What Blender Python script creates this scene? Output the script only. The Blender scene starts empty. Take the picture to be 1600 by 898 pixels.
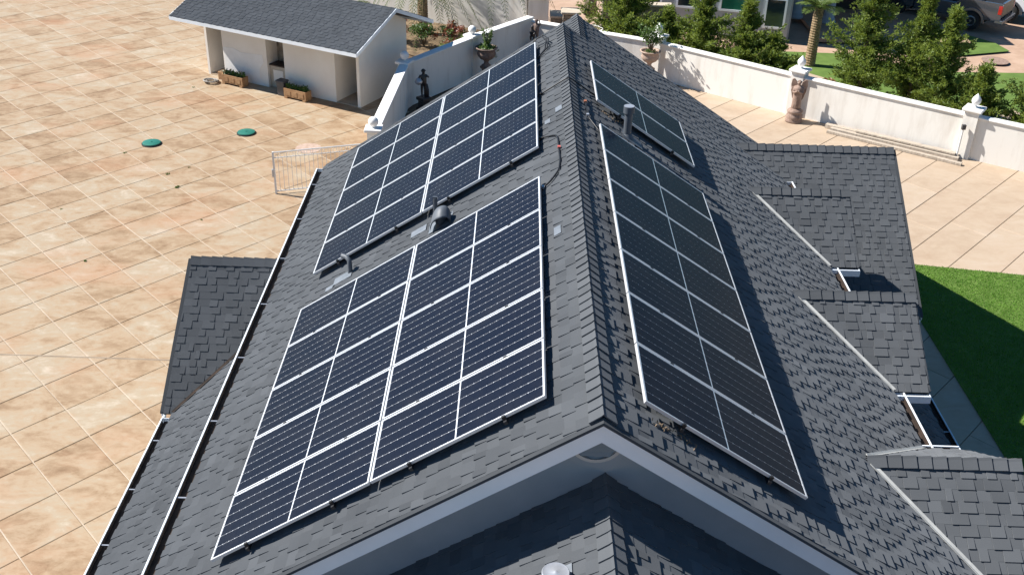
import bpy, math, random
from mathutils import Vector, Matrix
R = math.radians
V = Vector
rnd = random.Random(7)
sc = bpy.context.scene
col = sc.collection

# ------------------------------------------------------------------ camera
cam = bpy.data.objects.new('camera', bpy.data.cameras.new('camera'))
col.objects.link(cam)
cam.location = (-0.9021, -7.862, 13.3613)
cam.rotation_euler = (R(60.2226), R(-1.5581), R(0.7082))
cam.data.sensor_width = 36.0
cam.data.lens = 1657.267 / 1600 * 36.0
cam.data.clip_end = 3000
sc.camera = cam
# ------------------------------------------------------------------ light
SUN_EL, SUN_AZ = 44.0, -77.0           # azimuth measured from +Y towards +X
w = bpy.data.worlds.new('World'); sc.world = w; w.use_nodes = True
nt = w.node_tree
sky = nt.nodes.new('ShaderNodeTexSky'); sky.sky_type = 'NISHITA'; sky.sun_disc = False
sky.air_density = 1.0; sky.dust_density = 0.15; sky.ozone_density = 4.0
sky.sun_elevation = R(SUN_EL); sky.sun_rotation = R(SUN_AZ)
bg = nt.nodes['Background']; bg.inputs['Strength'].default_value = 0.0445
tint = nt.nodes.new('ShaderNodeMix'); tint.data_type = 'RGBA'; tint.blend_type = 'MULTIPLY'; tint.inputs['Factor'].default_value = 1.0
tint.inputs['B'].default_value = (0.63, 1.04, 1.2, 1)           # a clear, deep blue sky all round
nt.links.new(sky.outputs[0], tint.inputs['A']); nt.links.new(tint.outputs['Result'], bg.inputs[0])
ld = bpy.data.lights.new('sun', 'SUN'); ld.energy = 4.8; ld.angle = R(0.55); ld.color = (1, 0.955, 0.89)
sun = bpy.data.objects.new('sun', ld); col.objects.link(sun)
sdir = V((math.sin(R(SUN_AZ)) * math.cos(R(SUN_EL)), math.cos(R(SUN_AZ)) * math.cos(R(SUN_EL)), math.sin(R(SUN_EL))))
sun.rotation_euler = sdir.to_track_quat('Z', 'Y').to_euler(); sun.location = (-20, 10, 30)
sc.view_settings.view_transform = 'Standard'; sc.view_settings.look = 'None'
sc.view_settings.gamma = 1.0; sc.view_settings.use_curve_mapping = False
sc.view_settings.exposure = 0.95

# ------------------------------------------------------------------ picture rays (only to rank what shows largest)
CM = Matrix.LocRotScale(cam.location, cam.rotation_euler, None); CI = CM.inverted()
FPX = 1657.267
def px(p):
    q = CI @ V(p)
    if q.z > -0.1: return (-9999, -9999, 1)
    return (800 + FPX * q.x / -q.z, 449 - FPX * q.y / -q.z, -q.z)
def gpt(x, y, z=0.0):
    d = CM.to_3x3() @ V(((x - 800) / FPX, -(y - 449) / FPX, -1)); c = cam.location
    return V(c + d * ((z - c.z) / d.z))

# ------------------------------------------------------------------ materials
def nodes_of(name):
    m = bpy.data.materials.new(name); m.use_nodes = True
    return m, m.node_tree.nodes, m.node_tree.links, m.node_tree.nodes['Principled BSDF']
def pm(name, c1, c2=None, rough=0.6, scale=3.0, detail=6, metal=0.0, bump=0.0, bscale=60.0, coat=0.0, spec=0.5, drough=0.0, stretch=None, lo=0.35, hi=0.65, rand=0.0, trans=0.0, coords='Position'):
    m, N, L, b = nodes_of(name)
    b.inputs['Roughness'].default_value = rough; b.inputs['Metallic'].default_value = metal
    b.inputs['Coat Weight'].default_value = coat; b.inputs['Coat Roughness'].default_value = 0.05
    b.inputs['Specular IOR Level'].default_value = spec; b.inputs['Diffuse Roughness'].default_value = drough
    b.inputs['Base Color'].default_value = (*c1, 1)
    if coords == 'Position':
        src = N.new('ShaderNodeNewGeometry').outputs['Position']
    else:
        src = N.new('ShaderNodeTexCoord').outputs['Object']
    if stretch:
        mp = N.new('ShaderNodeMapping'); mp.inputs['Rotation'].default_value = (0, 0, stretch[0]); mp.inputs['Scale'].default_value = (stretch[1], stretch[2], stretch[3] if len(stretch) > 3 else 1)
        L.new(src, mp.inputs[0]); src2 = mp.outputs[0]
    else: src2 = src
    if c2 is not None:
        n = N.new('ShaderNodeTexNoise'); n.inputs['Scale'].default_value = scale; n.inputs['Detail'].default_value = detail; n.inputs['Roughness'].default_value = 0.62
        L.new(src2, n.inputs['Vector'])
        r = N.new('ShaderNodeValToRGB'); r.color_ramp.elements[0].position = lo; r.color_ramp.elements[1].position = hi
        r.color_ramp.elements[0].color = (*c1, 1); r.color_ramp.elements[1].color = (*c2, 1)
        L.new(n.outputs['Fac'], r.inputs[0]); out = r.outputs[0]
        if rand:
            oi = N.new('ShaderNodeObjectInfo'); mr = N.new('ShaderNodeMapRange'); mr.inputs[3].default_value = 1 - rand; mr.inputs[4].default_value = 1 + rand
            L.new(oi.outputs['Random'], mr.inputs[0]); mu = N.new('ShaderNodeVectorMath'); mu.operation = 'SCALE'
            L.new(out, mu.inputs[0]); L.new(mr.outputs[0], mu.inputs['Scale']); out = mu.outputs[0]
        L.new(out, b.inputs['Base Color'])
    if bump:
        n2 = N.new('ShaderNodeTexNoise'); n2.inputs['Scale'].default_value = bscale; n2.inputs['Detail'].default_value = 4
        L.new(src, n2.inputs['Vector']); bp = N.new('ShaderNodeBump'); bp.inputs['Strength'].default_value = bump; bp.inputs['Distance'].default_value = 0.02
        L.new(n2.outputs['Fac'], bp.inputs['Height']); L.new(bp.outputs[0], b.inputs['Normal'])
    if trans:
        ts = N.new('ShaderNodeBsdfTranslucent'); ts.inputs[0].default_value = (*[min(1, k * 1.6) for k in (c2 or c1)], 1)
        mx = N.new('ShaderNodeMixShader'); mx.inputs[0].default_value = trans
        L.new(b.outputs[0], mx.inputs[1]); L.new(ts.outputs[0], mx.inputs[2]); L.new(mx.outputs[0], N['Material Output'].inputs[0])
    return m

def shingle_mat():
    m, N, L, b = nodes_of('asphalt_shingle')
    at = N.new('ShaderNodeAttribute'); at.attribute_name = 'tone'
    ge = N.new('ShaderNodeNewGeometry')
    n = N.new('ShaderNodeTexNoise'); n.inputs['Scale'].default_value = 170; n.inputs['Detail'].default_value = 3
    n2 = N.new('ShaderNodeTexNoise'); n2.inputs['Scale'].default_value = 0.9; n2.inputs['Detail'].default_value = 5
    L.new(ge.outputs['Position'], n.inputs['Vector']); L.new(ge.outputs['Position'], n2.inputs['Vector'])
    r = N.new('ShaderNodeValToRGB'); e = r.color_ramp.elements
    e[0].position = 0.0; e[0].color = (0.074, 0.080, 0.088, 1); e[1].position = 1.0; e[1].color = (0.148, 0.158, 0.171, 1)
    a1 = N.new('ShaderNodeMath'); a1.operation = 'MULTIPLY_ADD'; a1.inputs[1].default_value = 0.5; L.new(n.outputs['Fac'], a1.inputs[0]); 
    a2 = N.new('ShaderNodeMath'); a2.operation = 'MULTIPLY_ADD'; a2.inputs[1].default_value = 0.75; L.new(n2.outputs['Fac'], a2.inputs[0])
    L.new(at.outputs['Fac'], a2.inputs[2]); L.new(a2.outputs[0], a1.inputs[2])
    a3 = N.new('ShaderNodeMath'); a3.operation = 'SUBTRACT'; a3.inputs[1].default_value = 0.62; L.new(a1.outputs[0], a3.inputs[0])
    L.new(a3.outputs[0], r.inputs[0]); L.new(r.outputs[0], b.inputs['Base Color'])
    b.inputs['Roughness'].default_value = 0.9; b.inputs['Specular IOR Level'].default_value = 0.12; b.inputs['Diffuse Roughness'].default_value = 1.0
    bp = N.new('ShaderNodeBump'); bp.inputs['Strength'].default_value = 0.35; bp.inputs['Distance'].default_value = 0.003
    L.new(n.outputs['Fac'], bp.inputs['Height']); L.new(bp.outputs[0], b.inputs['Normal'])
    return m

def slab_mat(name, cols, sat):
    m, N, L, b = nodes_of(name)
    ge = N.new('ShaderNodeNewGeometry'); oi = N.new('ShaderNodeObjectInfo')
    mp = N.new('ShaderNodeMapping'); mp.inputs['Rotation'].default_value = (0, 0, R(-20)); mp.inputs['Scale'].default_value = (0.72, 1.2, 1)
    off = N.new('ShaderNodeVectorMath'); off.operation = 'SCALE'; off.inputs['Scale'].default_value = 0.0
    at = N.new('ShaderNodeAttribute'); at.attribute_name = 'tone'
    L.new(ge.outputs['Position'], mp.inputs[0])
    big = N.new('ShaderNodeTexNoise'); big.noise_dimensions = '4D'; big.inputs['Scale'].default_value = 1.5; big.inputs['Detail'].default_value = 9; big.inputs['Roughness'].default_value = 0.68; big.inputs['Distortion'].default_value = 0.7
    L.new(mp.outputs[0], big.inputs['Vector']); wm = N.new('ShaderNodeMath'); wm.operation = 'MULTIPLY'; wm.inputs[1].default_value = 0.45; L.new(oi.outputs['Random'], wm.inputs[0]); L.new(wm.outputs[0], big.inputs['W'])
    red = N.new('ShaderNodeTexNoise'); red.inputs['Scale'].default_value = 0.33; red.inputs['Detail'].default_value = 6; red.inputs['Roughness'].default_value = 0.6
    L.new(mp.outputs[0], red.inputs['Vector'])
    fine = N.new('ShaderNodeTexNoise'); fine.inputs['Scale'].default_value = 7; fine.inputs['Detail'].default_value = 8; fine.inputs['Roughness'].default_value = 0.7
    L.new(mp.outputs[0], fine.inputs['Vector'])
    s = N.new('ShaderNodeMath'); s.operation = 'MULTIPLY_ADD'; s.inputs[1].default_value = 0.16; L.new(oi.outputs['Random'], s.inputs[0]); L.new(big.outputs['Fac'], s.inputs[2])
    s2 = N.new('ShaderNodeMath'); s2.operation = 'MULTIPLY_ADD'; s2.inputs[1].default_value = 0.36; L.new(fine.outputs['Fac'], s2.inputs[0]); L.new(s.outputs[0], s2.inputs[2])
    s3 = N.new('ShaderNodeMath'); s3.operation = 'SUBTRACT'; s3.inputs[1].default_value = 0.26; L.new(s2.outputs[0], s3.inputs[0])
    r = N.new('ShaderNodeValToRGB'); cr = r.color_ramp
    for k, (p, c) in enumerate(cols):
        el = cr.elements[k] if k < 2 else cr.elements.new(p)
        el.position = p; el.color = (*c, 1)
    L.new(s3.outputs[0], r.inputs[0])
    rr = N.new('ShaderNodeMapRange'); rr.inputs[1].default_value = 0.52; rr.inputs[2].default_value = 0.75; rr.inputs[4].default_value = sat; L.new(red.outputs['Fac'], rr.inputs[0])
    mx = N.new('ShaderNodeMix'); mx.data_type = 'RGBA'; mx.inputs['B'].default_value = (0.42, 0.205, 0.11, 1)
    L.new(rr.outputs[0], mx.inputs['Factor']); L.new(r.outputs[0], mx.inputs['A']); L.new(mx.outputs['Result'], b.inputs['Base Color'])
    b.inputs['Roughness'].default_value = 0.7; b.inputs['Specular IOR Level'].default_value = 0.3
    bp = N.new('ShaderNodeBump'); bp.inputs['Strength'].default_value = 0.15; bp.inputs['Distance'].default_value = 0.01; L.new(fine.outputs['Fac'], bp.inputs['Height']); L.new(bp.outputs[0], b.inputs['Normal'])
    return m

def cell_mat():
    m, N, L, b = nodes_of('silicon_cell')
    tc = N.new('ShaderNodeTexCoord'); wv = N.new('ShaderNodeTexWave'); wv.wave_type = 'BANDS'; wv.bands_direction = 'Y'; wv.inputs['Scale'].default_value = 17.5
    L.new(tc.outputs['Object'], wv.inputs['Vector'])
    r = N.new('ShaderNodeValToRGB'); r.color_ramp.elements[0].position = 0.93; r.color_ramp.elements[0].color = (0.0065, 0.0098, 0.021, 1)
    r.color_ramp.elements[1].position = 0.99; r.color_ramp.elements[1].color = (0.015, 0.019, 0.034, 1)
    L.new(wv.outputs['Fac'], r.inputs[0])
    ge = N.new('ShaderNodeNewGeometry'); dn = N.new('ShaderNodeTexNoise'); dn.inputs['Scale'].default_value = 1.6; dn.inputs['Detail'].default_value = 8; dn.inputs['Roughness'].default_value = 0.7; L.new(ge.outputs['Position'], dn.inputs['Vector'])
    dm = N.new('ShaderNodeMapRange'); dm.inputs[1].default_value = 0.45; dm.inputs[2].default_value = 0.8; dm.inputs[4].default_value = 0.03; L.new(dn.outputs['Fac'], dm.inputs[0])
    dx = N.new('ShaderNodeMix'); dx.data_type = 'RGBA'; dx.inputs['B'].default_value = (0.30, 0.27, 0.22, 1)      # a film of dust on the glass
    L.new(dm.outputs[0], dx.inputs['Factor']); L.new(r.outputs[0], dx.inputs['A']); L.new(dx.outputs['Result'], b.inputs['Base Color'])
    b.inputs['Roughness'].default_value = 0.4; b.inputs['Specular IOR Level'].default_value = 0.03
    b.inputs['Coat Weight'].default_value = 0.09; b.inputs['Coat Roughness'].default_value = 0.06; b.inputs['Coat IOR'].default_value = 1.33
    return m

M = dict(
    shingle=shingle_mat(),
    slab=slab_mat('stained_concrete', [(0.27, (0.205, 0.125, 0.068)), (0.76, (0.46, 0.385, 0.298)), (0.42, (0.298, 0.203, 0.122)), (0.52, (0.36, 0.262, 0.17)), (0.61, (0.36, 0.288, 0.203))], 0.5),
    slab2=slab_mat('pale_concrete', [(0.25, (0.365, 0.27, 0.19)), (0.75, (0.455, 0.37, 0.285)), (0.5, (0.425, 0.33, 0.24))], 0.05),
    joint_white=pm('joint_filler', (0.50, 0.41, 0.31), (0.36, 0.28, 0.20), scale=1.3),
    joint_dark=pm('joint_bed', (0.10, 0.065, 0.035), (0.16, 0.10, 0.06), scale=2.0),
    drive=pm('driveway_concrete', (0.36, 0.235, 0.16), (0.46, 0.32, 0.23), scale=1.2, rough=0.8),
    soil=pm('garden_soil', (0.10, 0.065, 0.035), (0.23, 0.16, 0.09), scale=2.5, rough=0.95, bump=0.6, bscale=9),
    lawn=pm('lawn_base', (0.075, 0.135, 0.018), (0.11, 0.18, 0.03), scale=2.2, rough=0.9),
    grass=pm('grass_blade', (0.068, 0.185, 0.010), (0.13, 0.265, 0.024), scale=1.5, rough=0.75, trans=0.25),
    stucco=pm('white_stucco', (0.62, 0.575, 0.515), (0.77, 0.74, 0.69), scale=1.0, stretch=(0, 2.2, 2.2, .45), lo=.28, hi=.52, detail=9, rough=0.85, bump=0.12, bscale=40),
    shedw=pm('shed_stucco', (0.76, 0.71, 0.64), (0.82, 0.78, 0.72), scale=0.8, rough=0.85, bump=0.1, bscale=40),
    coping=pm('coping_paint', (0.74, 0.73, 0.71), (0.82, 0.81, 0.79), scale=2, rough=0.75, bump=0.05),
    trim=pm('white_trim_paint', (0.72, 0.77, 0.82), (0.77, 0.82, 0.87), scale=2.5, rough=0.5),
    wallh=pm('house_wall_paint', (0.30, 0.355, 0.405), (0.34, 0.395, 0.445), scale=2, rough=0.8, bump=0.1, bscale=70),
    soffit=pm('soffit_paint', (0.55, 0.55, 0.54), None, rough=0.8),
    flash=pm('valley_flashing', (0.42, 0.42, 0.40), (0.56, 0.56, 0.53), scale=5, rough=0.5, metal=0.2),
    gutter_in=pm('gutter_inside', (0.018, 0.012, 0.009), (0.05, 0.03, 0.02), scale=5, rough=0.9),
    alu=pm('aluminium_frame', (0.72, 0.73, 0.75), None, rough=0.38, metal=0.45),
    sheet=pm('white_backsheet', (0.62, 0.65, 0.70), None, rough=0.3, coat=0.6),
    cell=cell_mat(),
    black=pm('black_metal', (0.012, 0.012, 0.014), None, rough=0.45),
    rail=pm('dark_rail', (0.05, 0.05, 0.055), None, rough=0.4, metal=0.6),
    pipe=pm('blue_grey_vent_paint', (0.075, 0.088, 0.108), (0.095, 0.11, 0.13), scale=6, rough=0.55),
    galv=pm('galvanised_steel', (0.40, 0.42, 0.46), (0.50, 0.52, 0.56), scale=6, rough=0.35, metal=0.5),
    leadp=pm('roof_patch', (0.11, 0.13, 0.155), (0.155, 0.175, 0.205), scale=6, rough=0.6),
    label=pm('red_label', (0.5, 0.11, 0.09), None, rough=0.5),
    wlabel=pm('white_label', (0.8, 0.8, 0.78), None, rough=0.5),
    copper=pm('copper_clip', (0.55, 0.20, 0.10), None, rough=0.4, metal=0.4),
    iron=pm('white_iron_paint', (0.78, 0.77, 0.75), None, rough=0.45),
    green=pm('green_plastic', (0.012, 0.135, 0.10), (0.02, 0.17, 0.125), scale=5, rough=0.5),
    bronze=pm('dark_bronze', (0.012, 0.012, 0.016), (0.045, 0.035, 0.03), scale=9, rough=0.4, spec=0.6),
    clay=pm('brown_cast_stone', (0.20, 0.13, 0.10), (0.34, 0.24, 0.19), scale=9, rough=0.85, bump=0.4, bscale=45),
    claydk=pm('weathered_cast_stone', (0.13, 0.09, 0.075), (0.25, 0.18, 0.15), scale=9, rough=0.85, bump=0.4, bscale=45),
    claylt=pm('pale_cast_stone', (0.36, 0.25, 0.19), (0.48, 0.36, 0.29), scale=9, rough=0.85, bump=0.4, bscale=45),
    terra=pm('terracotta_box', (0.30, 0.16, 0.075), (0.40, 0.24, 0.12), scale=6, rough=0.9, bump=0.3, bscale=30),
    stone=pm('stacked_stone', (0.14, 0.12, 0.10), (0.34, 0.29, 0.23), scale=7, rough=0.9, bump=0.6, bscale=14),
    stonecap=pm('stone_cap', (0.42, 0.36, 0.28), (0.52, 0.45, 0.36), scale=3, rough=0.85),
    timber=pm('weathered_timber', (0.30, 0.25, 0.20), (0.50, 0.43, 0.35), scale=4, rough=0.9, stretch=(R(33), 1, 9)),
    bark=pm('bark', (0.10, 0.07, 0.045), (0.20, 0.15, 0.10), scale=6, rough=0.95, bump=0.5, bscale=20),
    palmbark=pm('palm_bark', (0.17, 0.11, 0.06), (0.33, 0.24, 0.14), scale=10, rough=0.95, bump=0.7, bscale=18),
    leafa=pm('conifer_leaf', (0.038, 0.088, 0.012), (0.20, 0.25, 0.038), scale=2.6, rough=0.6, trans=0.3, lo=0.3, hi=0.7),
    leafb=pm('shrub_leaf', (0.035, 0.085, 0.015), (0.09, 0.15, 0.03), scale=5, rough=0.5, trans=0.25),
    leafr=pm('red_leaf', (0.16, 0.03, 0.028), (0.26, 0.10, 0.05), scale=6, rough=0.5, trans=0.25),
    frond=pm('palm_frond', (0.06, 0.11, 0.02), (0.15, 0.20, 0.05), scale=3, rough=0.5, trans=0.3),
    dryfrond=pm('dry_frond', (0.28, 0.20, 0.09), (0.36, 0.28, 0.14), scale=3, rough=0.7),
    rubber=pm('rubber', (0.012, 0.012, 0.012), (0.03, 0.03, 0.03), scale=12, rough=0.85),
    truck=pm('grey_truck_paint', (0.085, 0.095, 0.115), None, rough=0.25, metal=0.4, coat=1.0),
    white=pm('white_car_paint', (0.75, 0.75, 0.76), None, rough=0.3, coat=1.0),
    tail=pm('red_lens', (0.45, 0.008, 0.008), None, rough=0.15, coat=1.0),
    steel=pm('bumper_steel', (0.25, 0.26, 0.28), None, rough=0.3, metal=0.8),
    tan=pm('tailgate_tan_reflection', (0.30, 0.235, 0.15), (0.20, 0.15, 0.09), scale=6, rough=0.6),  # tan reflection painted into the tailgate's colour
    glass=pm('window_glass', (0.02, 0.035, 0.04), None, rough=0.05, spec=0.8),
    gglass=pm('green_window_glass', (0.02, 0.14, 0.09), None, rough=0.1, spec=0.8),
    nwall=pm('neighbour_wall', (0.34, 0.37, 0.40), (0.40, 0.43, 0.46), scale=1, rough=0.85),
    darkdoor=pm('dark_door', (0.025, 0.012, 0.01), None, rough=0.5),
    bin=pm('grey_bin_plastic', (0.05, 0.05, 0.055), (0.09, 0.09, 0.095), scale=4, rough=0.5),
    hose=pm('hose_rubber', (0.45, 0.42, 0.38), (0.2, 0.19, 0.18), scale=14, rough=0.6),
    canvas=pm('brown_canvas', (0.25, 0.19, 0.13), (0.33, 0.26, 0.18), scale=3, rough=0.9),
)

# ------------------------------------------------------------------ mesh helpers
ORG = {}
class MB:
    def __init__(s): s.v = []; s.f = []; s.t = []
    def add(s, vs, fs, tone=0.0):
        k = len(s.v); s.v += [V(p) for p in vs]; s.f += [tuple(i + k for i in f) for f in fs]; s.t += [tone] * len(fs); return s
    def box(s, a, b):
        (x0, y0, z0), (x1, y1, z1) = a, b
        return s.add([(x0,y0,z0),(x1,y0,z0),(x1,y1,z0),(x0,y1,z0),(x0,y0,z1),(x1,y0,z1),(x1,y1,z1),(x0,y1,z1)],
                     [(3,2,1,0),(4,5,6,7),(0,1,5,4),(1,2,6,5),(2,3,7,6),(3,0,4,7)])
    def obox(s, o, X, Y, Z):
        o, X, Y, Z = V(o), V(X), V(Y), V(Z)
        return s.add([o, o+X, o+X+Y, o+Y, o+Z, o+X+Z, o+X+Y+Z, o+Y+Z], [(3,2,1,0),(4,5,6,7),(0,1,5,4),(1,2,6,5),(2,3,7,6),(3,0,4,7)])
    def seg(s, p, q, w, h, up=(0,0,1)):          # a bar from p to q, centred across, its top at p/q
        p, q = V(p), V(q); d = (q - p); u = V(up); side = d.cross(u).normalized() * w; n = side.cross(d).normalized() * h
        if n.dot(u) < 0: n = -n
        return s.obox(p - side / 2 - n, d, side, n)
    def prism(s, poly, ext):
        n = len(poly); e = V(ext); a = [V(p) for p in poly]
        return s.add(a + [p + e for p in a], [tuple(range(n))[::-1], tuple(range(n, 2*n))] + [(i, (i+1) % n, n + (i+1) % n, n + i) for i in range(n)])
    def tube(s, pts, r, n=8, caps=True):
        pts = [V(p) for p in pts]; m = len(pts); rs = r if isinstance(r, (list, tuple)) else [r] * m
        k = len(s.v); ref = None
        for i, p in enumerate(pts):
            d = (pts[min(i+1, m-1)] - pts[max(i-1, 0)]).normalized()
            if ref is None: ref = d.orthogonal().normalized()
            ref = (ref - d * ref.dot(d)).normalized(); b = d.cross(ref)
            for j in range(n):
                a = 2 * math.pi * j / n; s.v.append(p + (ref * math.cos(a) + b * math.sin(a)) * rs[i])
        for i in range(m - 1):
            for j in range(n):
                s.f.append((k+i*n+j, k+i*n+(j+1) % n, k+(i+1)*n+(j+1) % n, k+(i+1)*n+j)); s.t.append(0)
        if caps:
            s.f.append(tuple(k + j for j in range(n))[::-1]); s.f.append(tuple(k + (m-1)*n + j for j in range(n))); s.t += [0, 0]
        return s
    def lathe(s, prof, c=(0,0,0), n=20, wob=None):
        k = len(s.v); c = V(c)
        for i, (r, z) in enumerate(prof):
            for j in range(n):
                a = 2 * math.pi * j / n; rr = r * (1 + (wob(a, z) if wob else 0)); s.v.append(c + V((rr * math.cos(a), rr * math.sin(a), z)))
        for i in range(len(prof) - 1):
            for j in range(n):
                s.f.append((k+i*n+j, k+i*n+(j+1) % n, k+(i+1)*n+(j+1) % n, k+(i+1)*n+j)); s.t.append(0)
        s.f.append(tuple(k + j for j in range(n))[::-1]); s.f.append(tuple(k + (len(prof)-1)*n + j for j in range(n))); s.t += [0, 0]
        return s
    def mesh(s, name, mat, org=V((0,0,0)), smooth=False, tone=False):
        me = bpy.data.meshes.new(name); me.from_pydata([p - org for p in s.v], [], s.f); me.materials.append(M[mat] if isinstance(mat, str) else mat)
        if smooth: me.polygons.foreach_set('use_smooth', [True] * len(me.polygons))
        if tone:
            a = me.attributes.new('tone', 'FLOAT', 'FACE'); a.data.foreach_set('value', s.t)
        me.update(); return me
    def build(s, name, mat, parent=None, smooth=False, tone=False):
        org = ORG.get(parent, V((0,0,0))) if parent else V((0,0,0))
        o = bpy.data.objects.new(name, s.mesh(name, mat, org, smooth, tone)); col.objects.link(o)
        if parent: o.parent = parent; ORG[o] = org
        return o
def bevel(o, wd=0.01, seg=2):
    b = o.modifiers.new('bevel', 'BEVEL'); b.width = wd; b.segments = seg; b.limit_method = 'ANGLE'; b.angle_limit = R(40); return o
def smooth_by(o, ang=35):
    o.data.polygons.foreach_set('use_smooth', [True] * len(o.data.polygons))
    m = o.modifiers.new('es', 'EDGE_SPLIT'); m.split_angle = R(ang); return o
def tag(o, label=None, cat=None, group=None, kind=None):
    if label: o['label'] = label
    if cat: o['category'] = cat
    if group: o['group'] = group
    if kind: o['kind'] = kind
    return o
def thing(name, label, cat, loc=(0,0,0), group=None):
    o = bpy.data.objects.new(name, None); o.empty_display_size = 0.2; col.objects.link(o); o.location = loc; ORG[o] = V(loc)
    return tag(o, label, cat, group)
def link(o, parent=None):
    col.objects.link(o); o.parent = parent; return o
def copy_tree(o, parent=None):
    c = o.copy(); col.objects.link(c); c.parent = parent
    for ch in list(o.children): copy_tree(ch, c)
    return c

# ================================================================== GROUND
def sheet(name, poly, z, mat, kind='structure', t=None):
    b = MB(); n = len(poly); b.add([(x, y, z) for x, y in poly], [tuple(range(n))])
    o = b.build(name, mat); tag(o, kind=kind); return o
sheet('ground', [(-900,-900),(900,-900),(900,900),(-900,900)], -0.08, 'drive')

# --- stained patio: a lattice of slabs, joints pale one way and dark the other
O0 = V((-16.35, 23.40, 0)); U = V((0.788, -0.8416, 0)); W_ = V((0.7785, 0.8614, 0))
patio = sheet('patio', [(-40,-14),(0.2,-14),(0.2,34.2),(-3.8,34.2),(-5.0,34.6),(-18,60),(-40,60)], -0.03, 'joint_dark')
un, wn = U.normalized(), W_.normalized()
def slab_mesh(nm, lu, lw, mat, gu, gw, n=1):
    b = MB(); e = 0.012; X = un * (lu - gw) ; Y = wn * (lw - gu); o = -X / 2 - Y / 2
    top = [o + un*e + wn*e, o + X - un*e + wn*e, o + X + Y - un*e - wn*e, o + Y + un*e - wn*e]
    low = [o, o + X, o + X + Y, o + Y]; dn = V((0, 0, -0.008)); dd = V((0, 0, -0.05))
    b.add(top + [p + dn for p in low] + [p + dd for p in low], [(0,1,2,3)] + [(4+i, 4+(i+1)%4, (i+1)%4, i) for i in range(4)] + [(8+i, 8+(i+1)%4, 4+(i+1)%4, 4+i) for i in range(4)])
    return b
GU, GW = 0.018, 0.009            # pale joint width (between W steps), dark joint width
cells = []
def patio_ok(c):
    if c.x > -0.2 or c.y > 56 or c.x < -30: return False
    if c.y > 34 and c.x > -8 - (c.y - 34) * 0.9: return False
    if c.x > -5.4 and 0.8 < c.y < 14: return False
    if c.x > -4.7 and c.y > 22: return False
    return True
for i in range(-30, 45):
    for j in range(-32, 32):
        c = O0 + U * (i + 0.5) + W_ * (j + 0.5)
        if not patio_ok(c): continue
        x, y, d = px(c)
        if not (-700 < x < 2000 and -500 < y < 1500): continue
        cells.append((not (-30 < x < 700 and -15 < y < 930), d, c))
cells.sort(key=lambda q: (q[0], q[1]))
sm = slab_mesh('slab', U.length, W_.length, 'slab', GU, GW)
sme = sm.mesh('slab', 'slab')
rest = MB()
for k, (out, d, c) in enumerate(cells):
    dz = rnd.uniform(-0.003, 0.003)
    if k < 300 and not out:
        o = link(bpy.data.objects.new('slab', sme), patio); o.location = c + V((0, 0, dz))
    else: rest.add([p + c + V((0, 0, dz)) for p in sm.v], sm.f)
tag(rest.build('slab_field', 'slab', patio), kind='stuff')
jf = MB()
for j in range(-32, 33):
    run = None
    for i in range(-30, 46):
        c = O0 + U * (i + 0.5) + W_ * j
        ok = patio_ok(c) and -700 < px(c)[0] < 2000
        if ok:
            p = O0 + U * i + W_ * j
            jf.seg(p + V((0,0,-0.001)), p + U + V((0,0,-0.001)), GU if j % 3 else 0.024, 0.02)
jf.build('joint_filler', 'joint_white', patio)
a, b_ = gpt(-40, 552), gpt(285, 563)
ej = MB(); ej.seg(a + V((0,0,0.004)), b_ + V((0,0,0.004)), 0.05, 0.01); ejo = ej.build('expansion_joint', 'joint_white', patio)
ej = MB(); ej.seg(a + V((0,0,0.008)), b_ + V((0,0,0.008)), 0.014, 0.006); ej.build('joint_groove', 'joint_dark', ejo)

# --- pale concrete court on the right: long slabs, one direction of joints
court = sheet('court', [(0.2,-14),(40,-14),(40,9),(16.5,23.6),(5.5,31.5),(0.2,34.2)], -0.03, 'joint_dark')
Oc = V((10.58, 20.32, 0)); UC = U * (0.955 / 0.973)
cm = slab_mesh('slab', UC.length, W_.length * 4, 'slab2', 0.006, 0.016); cme = cm.mesh('slab', 'slab2')
for i in range(-10, 24):
    sh = (i * 37 % 4) * 0.7
    for j in range(-8, 5):
        c = Oc + UC * (i + 0.5) + W_ * (4 * j + 2 + sh)
        if c.x < 0.6 or c.x > 26 or c.y < -6: continue
        if c.y > 37 - c.x * 0.55: continue
        x, y, d = px(c)
        if not (300 < x < 2100 and -100 < y < 1300): continue
        o = link(bpy.data.objects.new('slab', cme), court); o.location = c + V((0, 0, rnd.uniform(-0.002, 0.002)))

# --- lawns with blades
def grass(name, parent_poly, n, hgt, label):
    xs = [p[0] for p in parent_poly]; ys = [p[1] for p in parent_poly]; b = MB(); k = 0
    def inside(x, y):
        c = False
        for i in range(len(parent_poly)):
            (x1, y1), (x2, y2) = parent_poly[i-1], parent_poly[i]
            if (y1 > y) != (y2 > y) and x < (x2-x1)*(y-y1)/(y2-y1)+x1: c = not c
        return c
    while k < n:
        x, y = rnd.uniform(min(xs), max(xs)), rnd.uniform(min(ys), max(ys))
        if not inside(x, y): continue
        k += 1; a = rnd.uniform(0, 6.28); h = hgt * rnd.uniform(0.6, 1.3); ww = 0.011; lx, ly = rnd.gauss(0, h*0.5), rnd.gauss(0, h*0.5)
        b.add([(x - ww*math.cos(a), y - ww*math.sin(a), 0.02), (x + ww*math.cos(a), y + ww*math.sin(a), 0.02), (x+lx, y+ly, 0.02+h)], [(0,1,2)])
    return tag(b.build(name, 'grass'), label, 'grass', kind='stuff')
LW1 = [(9.05, 6.0), (9.22, 9.3), (9.2, 14.4), (9.25, 17.5), (12.8, 16.95), (18, 16.2), (18, 6)]
sheet('lawn', LW1, 0.012, 'lawn')
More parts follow.
